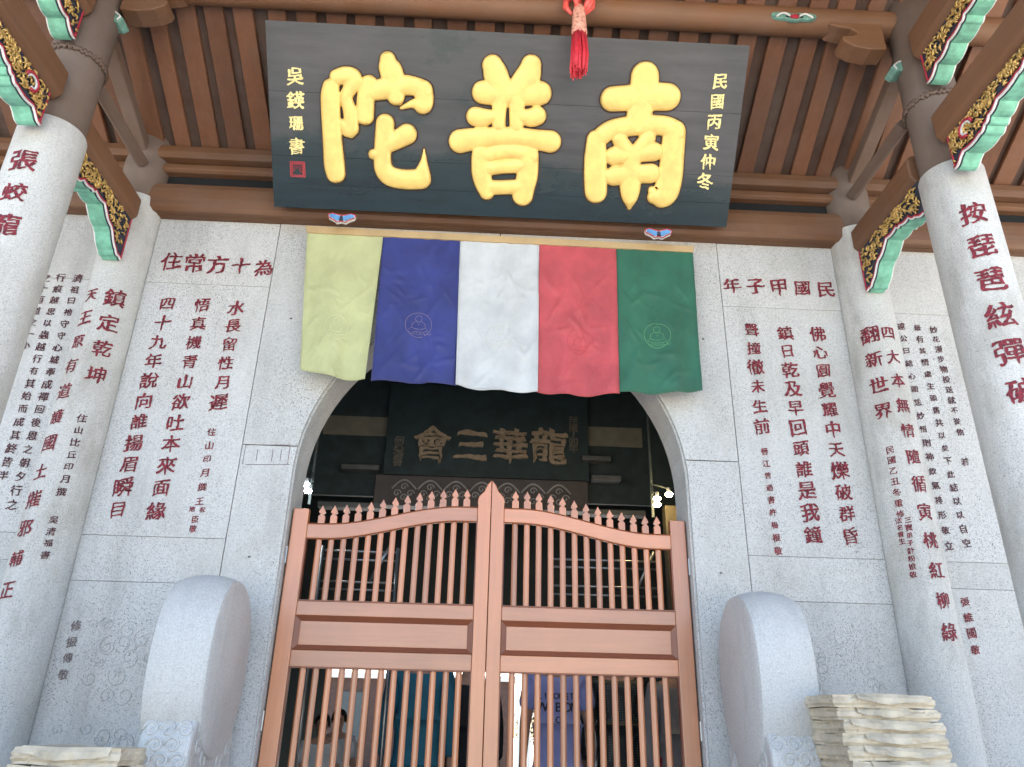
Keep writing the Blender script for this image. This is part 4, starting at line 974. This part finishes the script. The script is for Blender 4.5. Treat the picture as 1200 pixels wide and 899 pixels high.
gr = M('grey_cloth', (.25, .25, .26), .8, .15); rd = M('crimson_cloth', (.42, .02, .07), .75, .15); wh = M('white_cloth', (.7, .7, .7), .8, .1)
dm, N, L, b_ = nmat('dotted_cloth'); vo = N.new('ShaderNodeTexVoronoi'); vo.inputs['Scale'].default_value = 60; vo.inputs['Randomness'].default_value = 0
tc = N.new('ShaderNodeTexCoord'); L.new(tc.outputs['Object'], vo.inputs['Vector']); L.new(ramp(N, L, vo.outputs['Distance'], [(.28, (.10, .13, .13)), (.36, (.012, .018, .020))]), b_.inputs['Base Color'])
person(px_x(490, 1.5), 1.5, 1.70, False, te, dk, 'person seen from behind in a teal shirt behind the left gate leaf', True)
person(px_x(548, 1.9), 1.9, 1.64, False, dk, dk, 'person in dark clothes behind the gate beside the centre stile', True)
pwp = person(px_x(653, 1.35), 1.35, 1.69, False, pw, dk, 'person in a periwinkle t-shirt with dark lettering behind the right leaf')
person(px_x(724, 1.6), 1.6, 1.69, False, dm, dk, 'person in a dark dotted top behind the right gate leaf', True)
person(px_x(798, 1.2), 1.2, 1.62, True, gr, rd, 'person in grey top and crimson trousers at the right gate edge', True)
person(px_x(378, 2.2), 2.2, 1.10, True, wh, dk, 'small child in a white top behind the left gate leaf')
person(px_x(397, 2.7), 2.7, 1.14, True, wh, dk, 'child with bare arms standing just right of the small child')
tx = MB()
for row, (txt, sz, zz) in enumerate((('LIMORETS', .055, .20), ('WEBON', .085, .13), ('O', .06, .05))):
    xx = px_x(653, 1.35) - sz * .66 * (len(txt) - 1) / 2
    for ch in txt:
        pts, fs = GL[ch]; tx.add([(xx + u_ * sz * 1.0, 1.20, zz + v_ * sz) for u_, v_ in pts], fs); xx += sz * .66
o = tx.build('shirt_lettering', M('print_ink', (.03, .035, .06), .7, .1), pwp)
md = o.modifiers.new('wrap', 'SHRINKWRAP'); md.target = [c for c in pwp.children if c.name.startswith('shirt') and not c.name.startswith('shirt_l')][0]; md.wrap_method = 'PROJECT'; md.use_project_y = True; md.use_positive_direction = True; md.use_negative_direction = False; md.use_project_x = False; md.use_project_z = False; md.offset = .003

# ------------------------------------------------------------------ rear court seen through the far door
fb = thing('brick_building', (-3, 16, FZ), 'brown brick building with a pale band across the rear court', 'building')
za = on_y(450, 796, 16).z; xg0, xg1 = on_y(603, 800, 16).x, on_y(648, 800, 16).x
MB().box(-9, xg0, 16, 20, FZ - .1, za).build('wall', 'brick', fb); MB().box(-9.1, xg0 + .05, 15.9, 20, za + .001, za + .12).build('cornice', 'cream', fb)
for k in range(6): MB().box(-7.5 + 1.4 * k, -6.9 + 1.4 * k, 15.95, 15.998, -.4, .7).build('window', 'dark', fb)
fb2 = thing('side_building', (5, 16, FZ), 'brown brick side building right of the bright gap in the rear court', 'building')
MB().box(xg1, 9, 16, 20, FZ - .1, za + .1).build('wall', 'brick', fb2); MB().box(xg1 - .05, 9.1, 15.9, 20, za + .101, za + .22).build('cornice', 'cream', fb2)
bal = thing('balustrade', ((xg0 + xg1) / 2, 15, FZ), 'white balustrade in the bright gap of the rear court', 'balustrade')
m_ = MB()
for k in range(7): x = xg0 - .1 + (xg1 - xg0 + .2) * k / 6; m_.tube([(x, 15, FZ - .03), (x, 15, .35 + on_y(620, 838, 15).z)], .05, 8)
m_.box(xg0 - .1, xg1 + .1, 14.95, 15.05, .22, .30); m_.build('post', 'cream', bal)
for k, px in enumerate((611, 627)):
    P = on_y(px, 838, 22); t = thing('conifer_tree', (P.x, 22, FZ), ('narrow dark conifer behind the left half of the bright gap', 'narrow dark conifer behind the right half of the bright gap')[k], 'tree')
    MB().tube([(P.x, 22, FZ), (P.x, 22, P.z)], .05, 6).build('trunk', 'brick', t); cr = MB()
    for _ in range(500):
        z = random.uniform(P.z - .9, P.z + .25); r_ = .28 * (1 - (z - P.z + .9) / 1.2) + .03; a = random.uniform(0, 6.28); q_ = Vector((P.x + r_ * random.random() * math.cos(a), 22 + r_ * math.sin(a), z)); d = Vector((random.gauss(0, 1), random.gauss(0, 1), random.gauss(0, 1))).normalized() * .05
        e = d.cross(Vector((0, 0, 1))).normalized() * .025; cr.add([q_ - d, q_ + e, q_ + d, q_ - e], [(0, 1, 2, 3)])
    cr.build('crown', M('conifer', (.03, .05, .025), .8, .3), t)
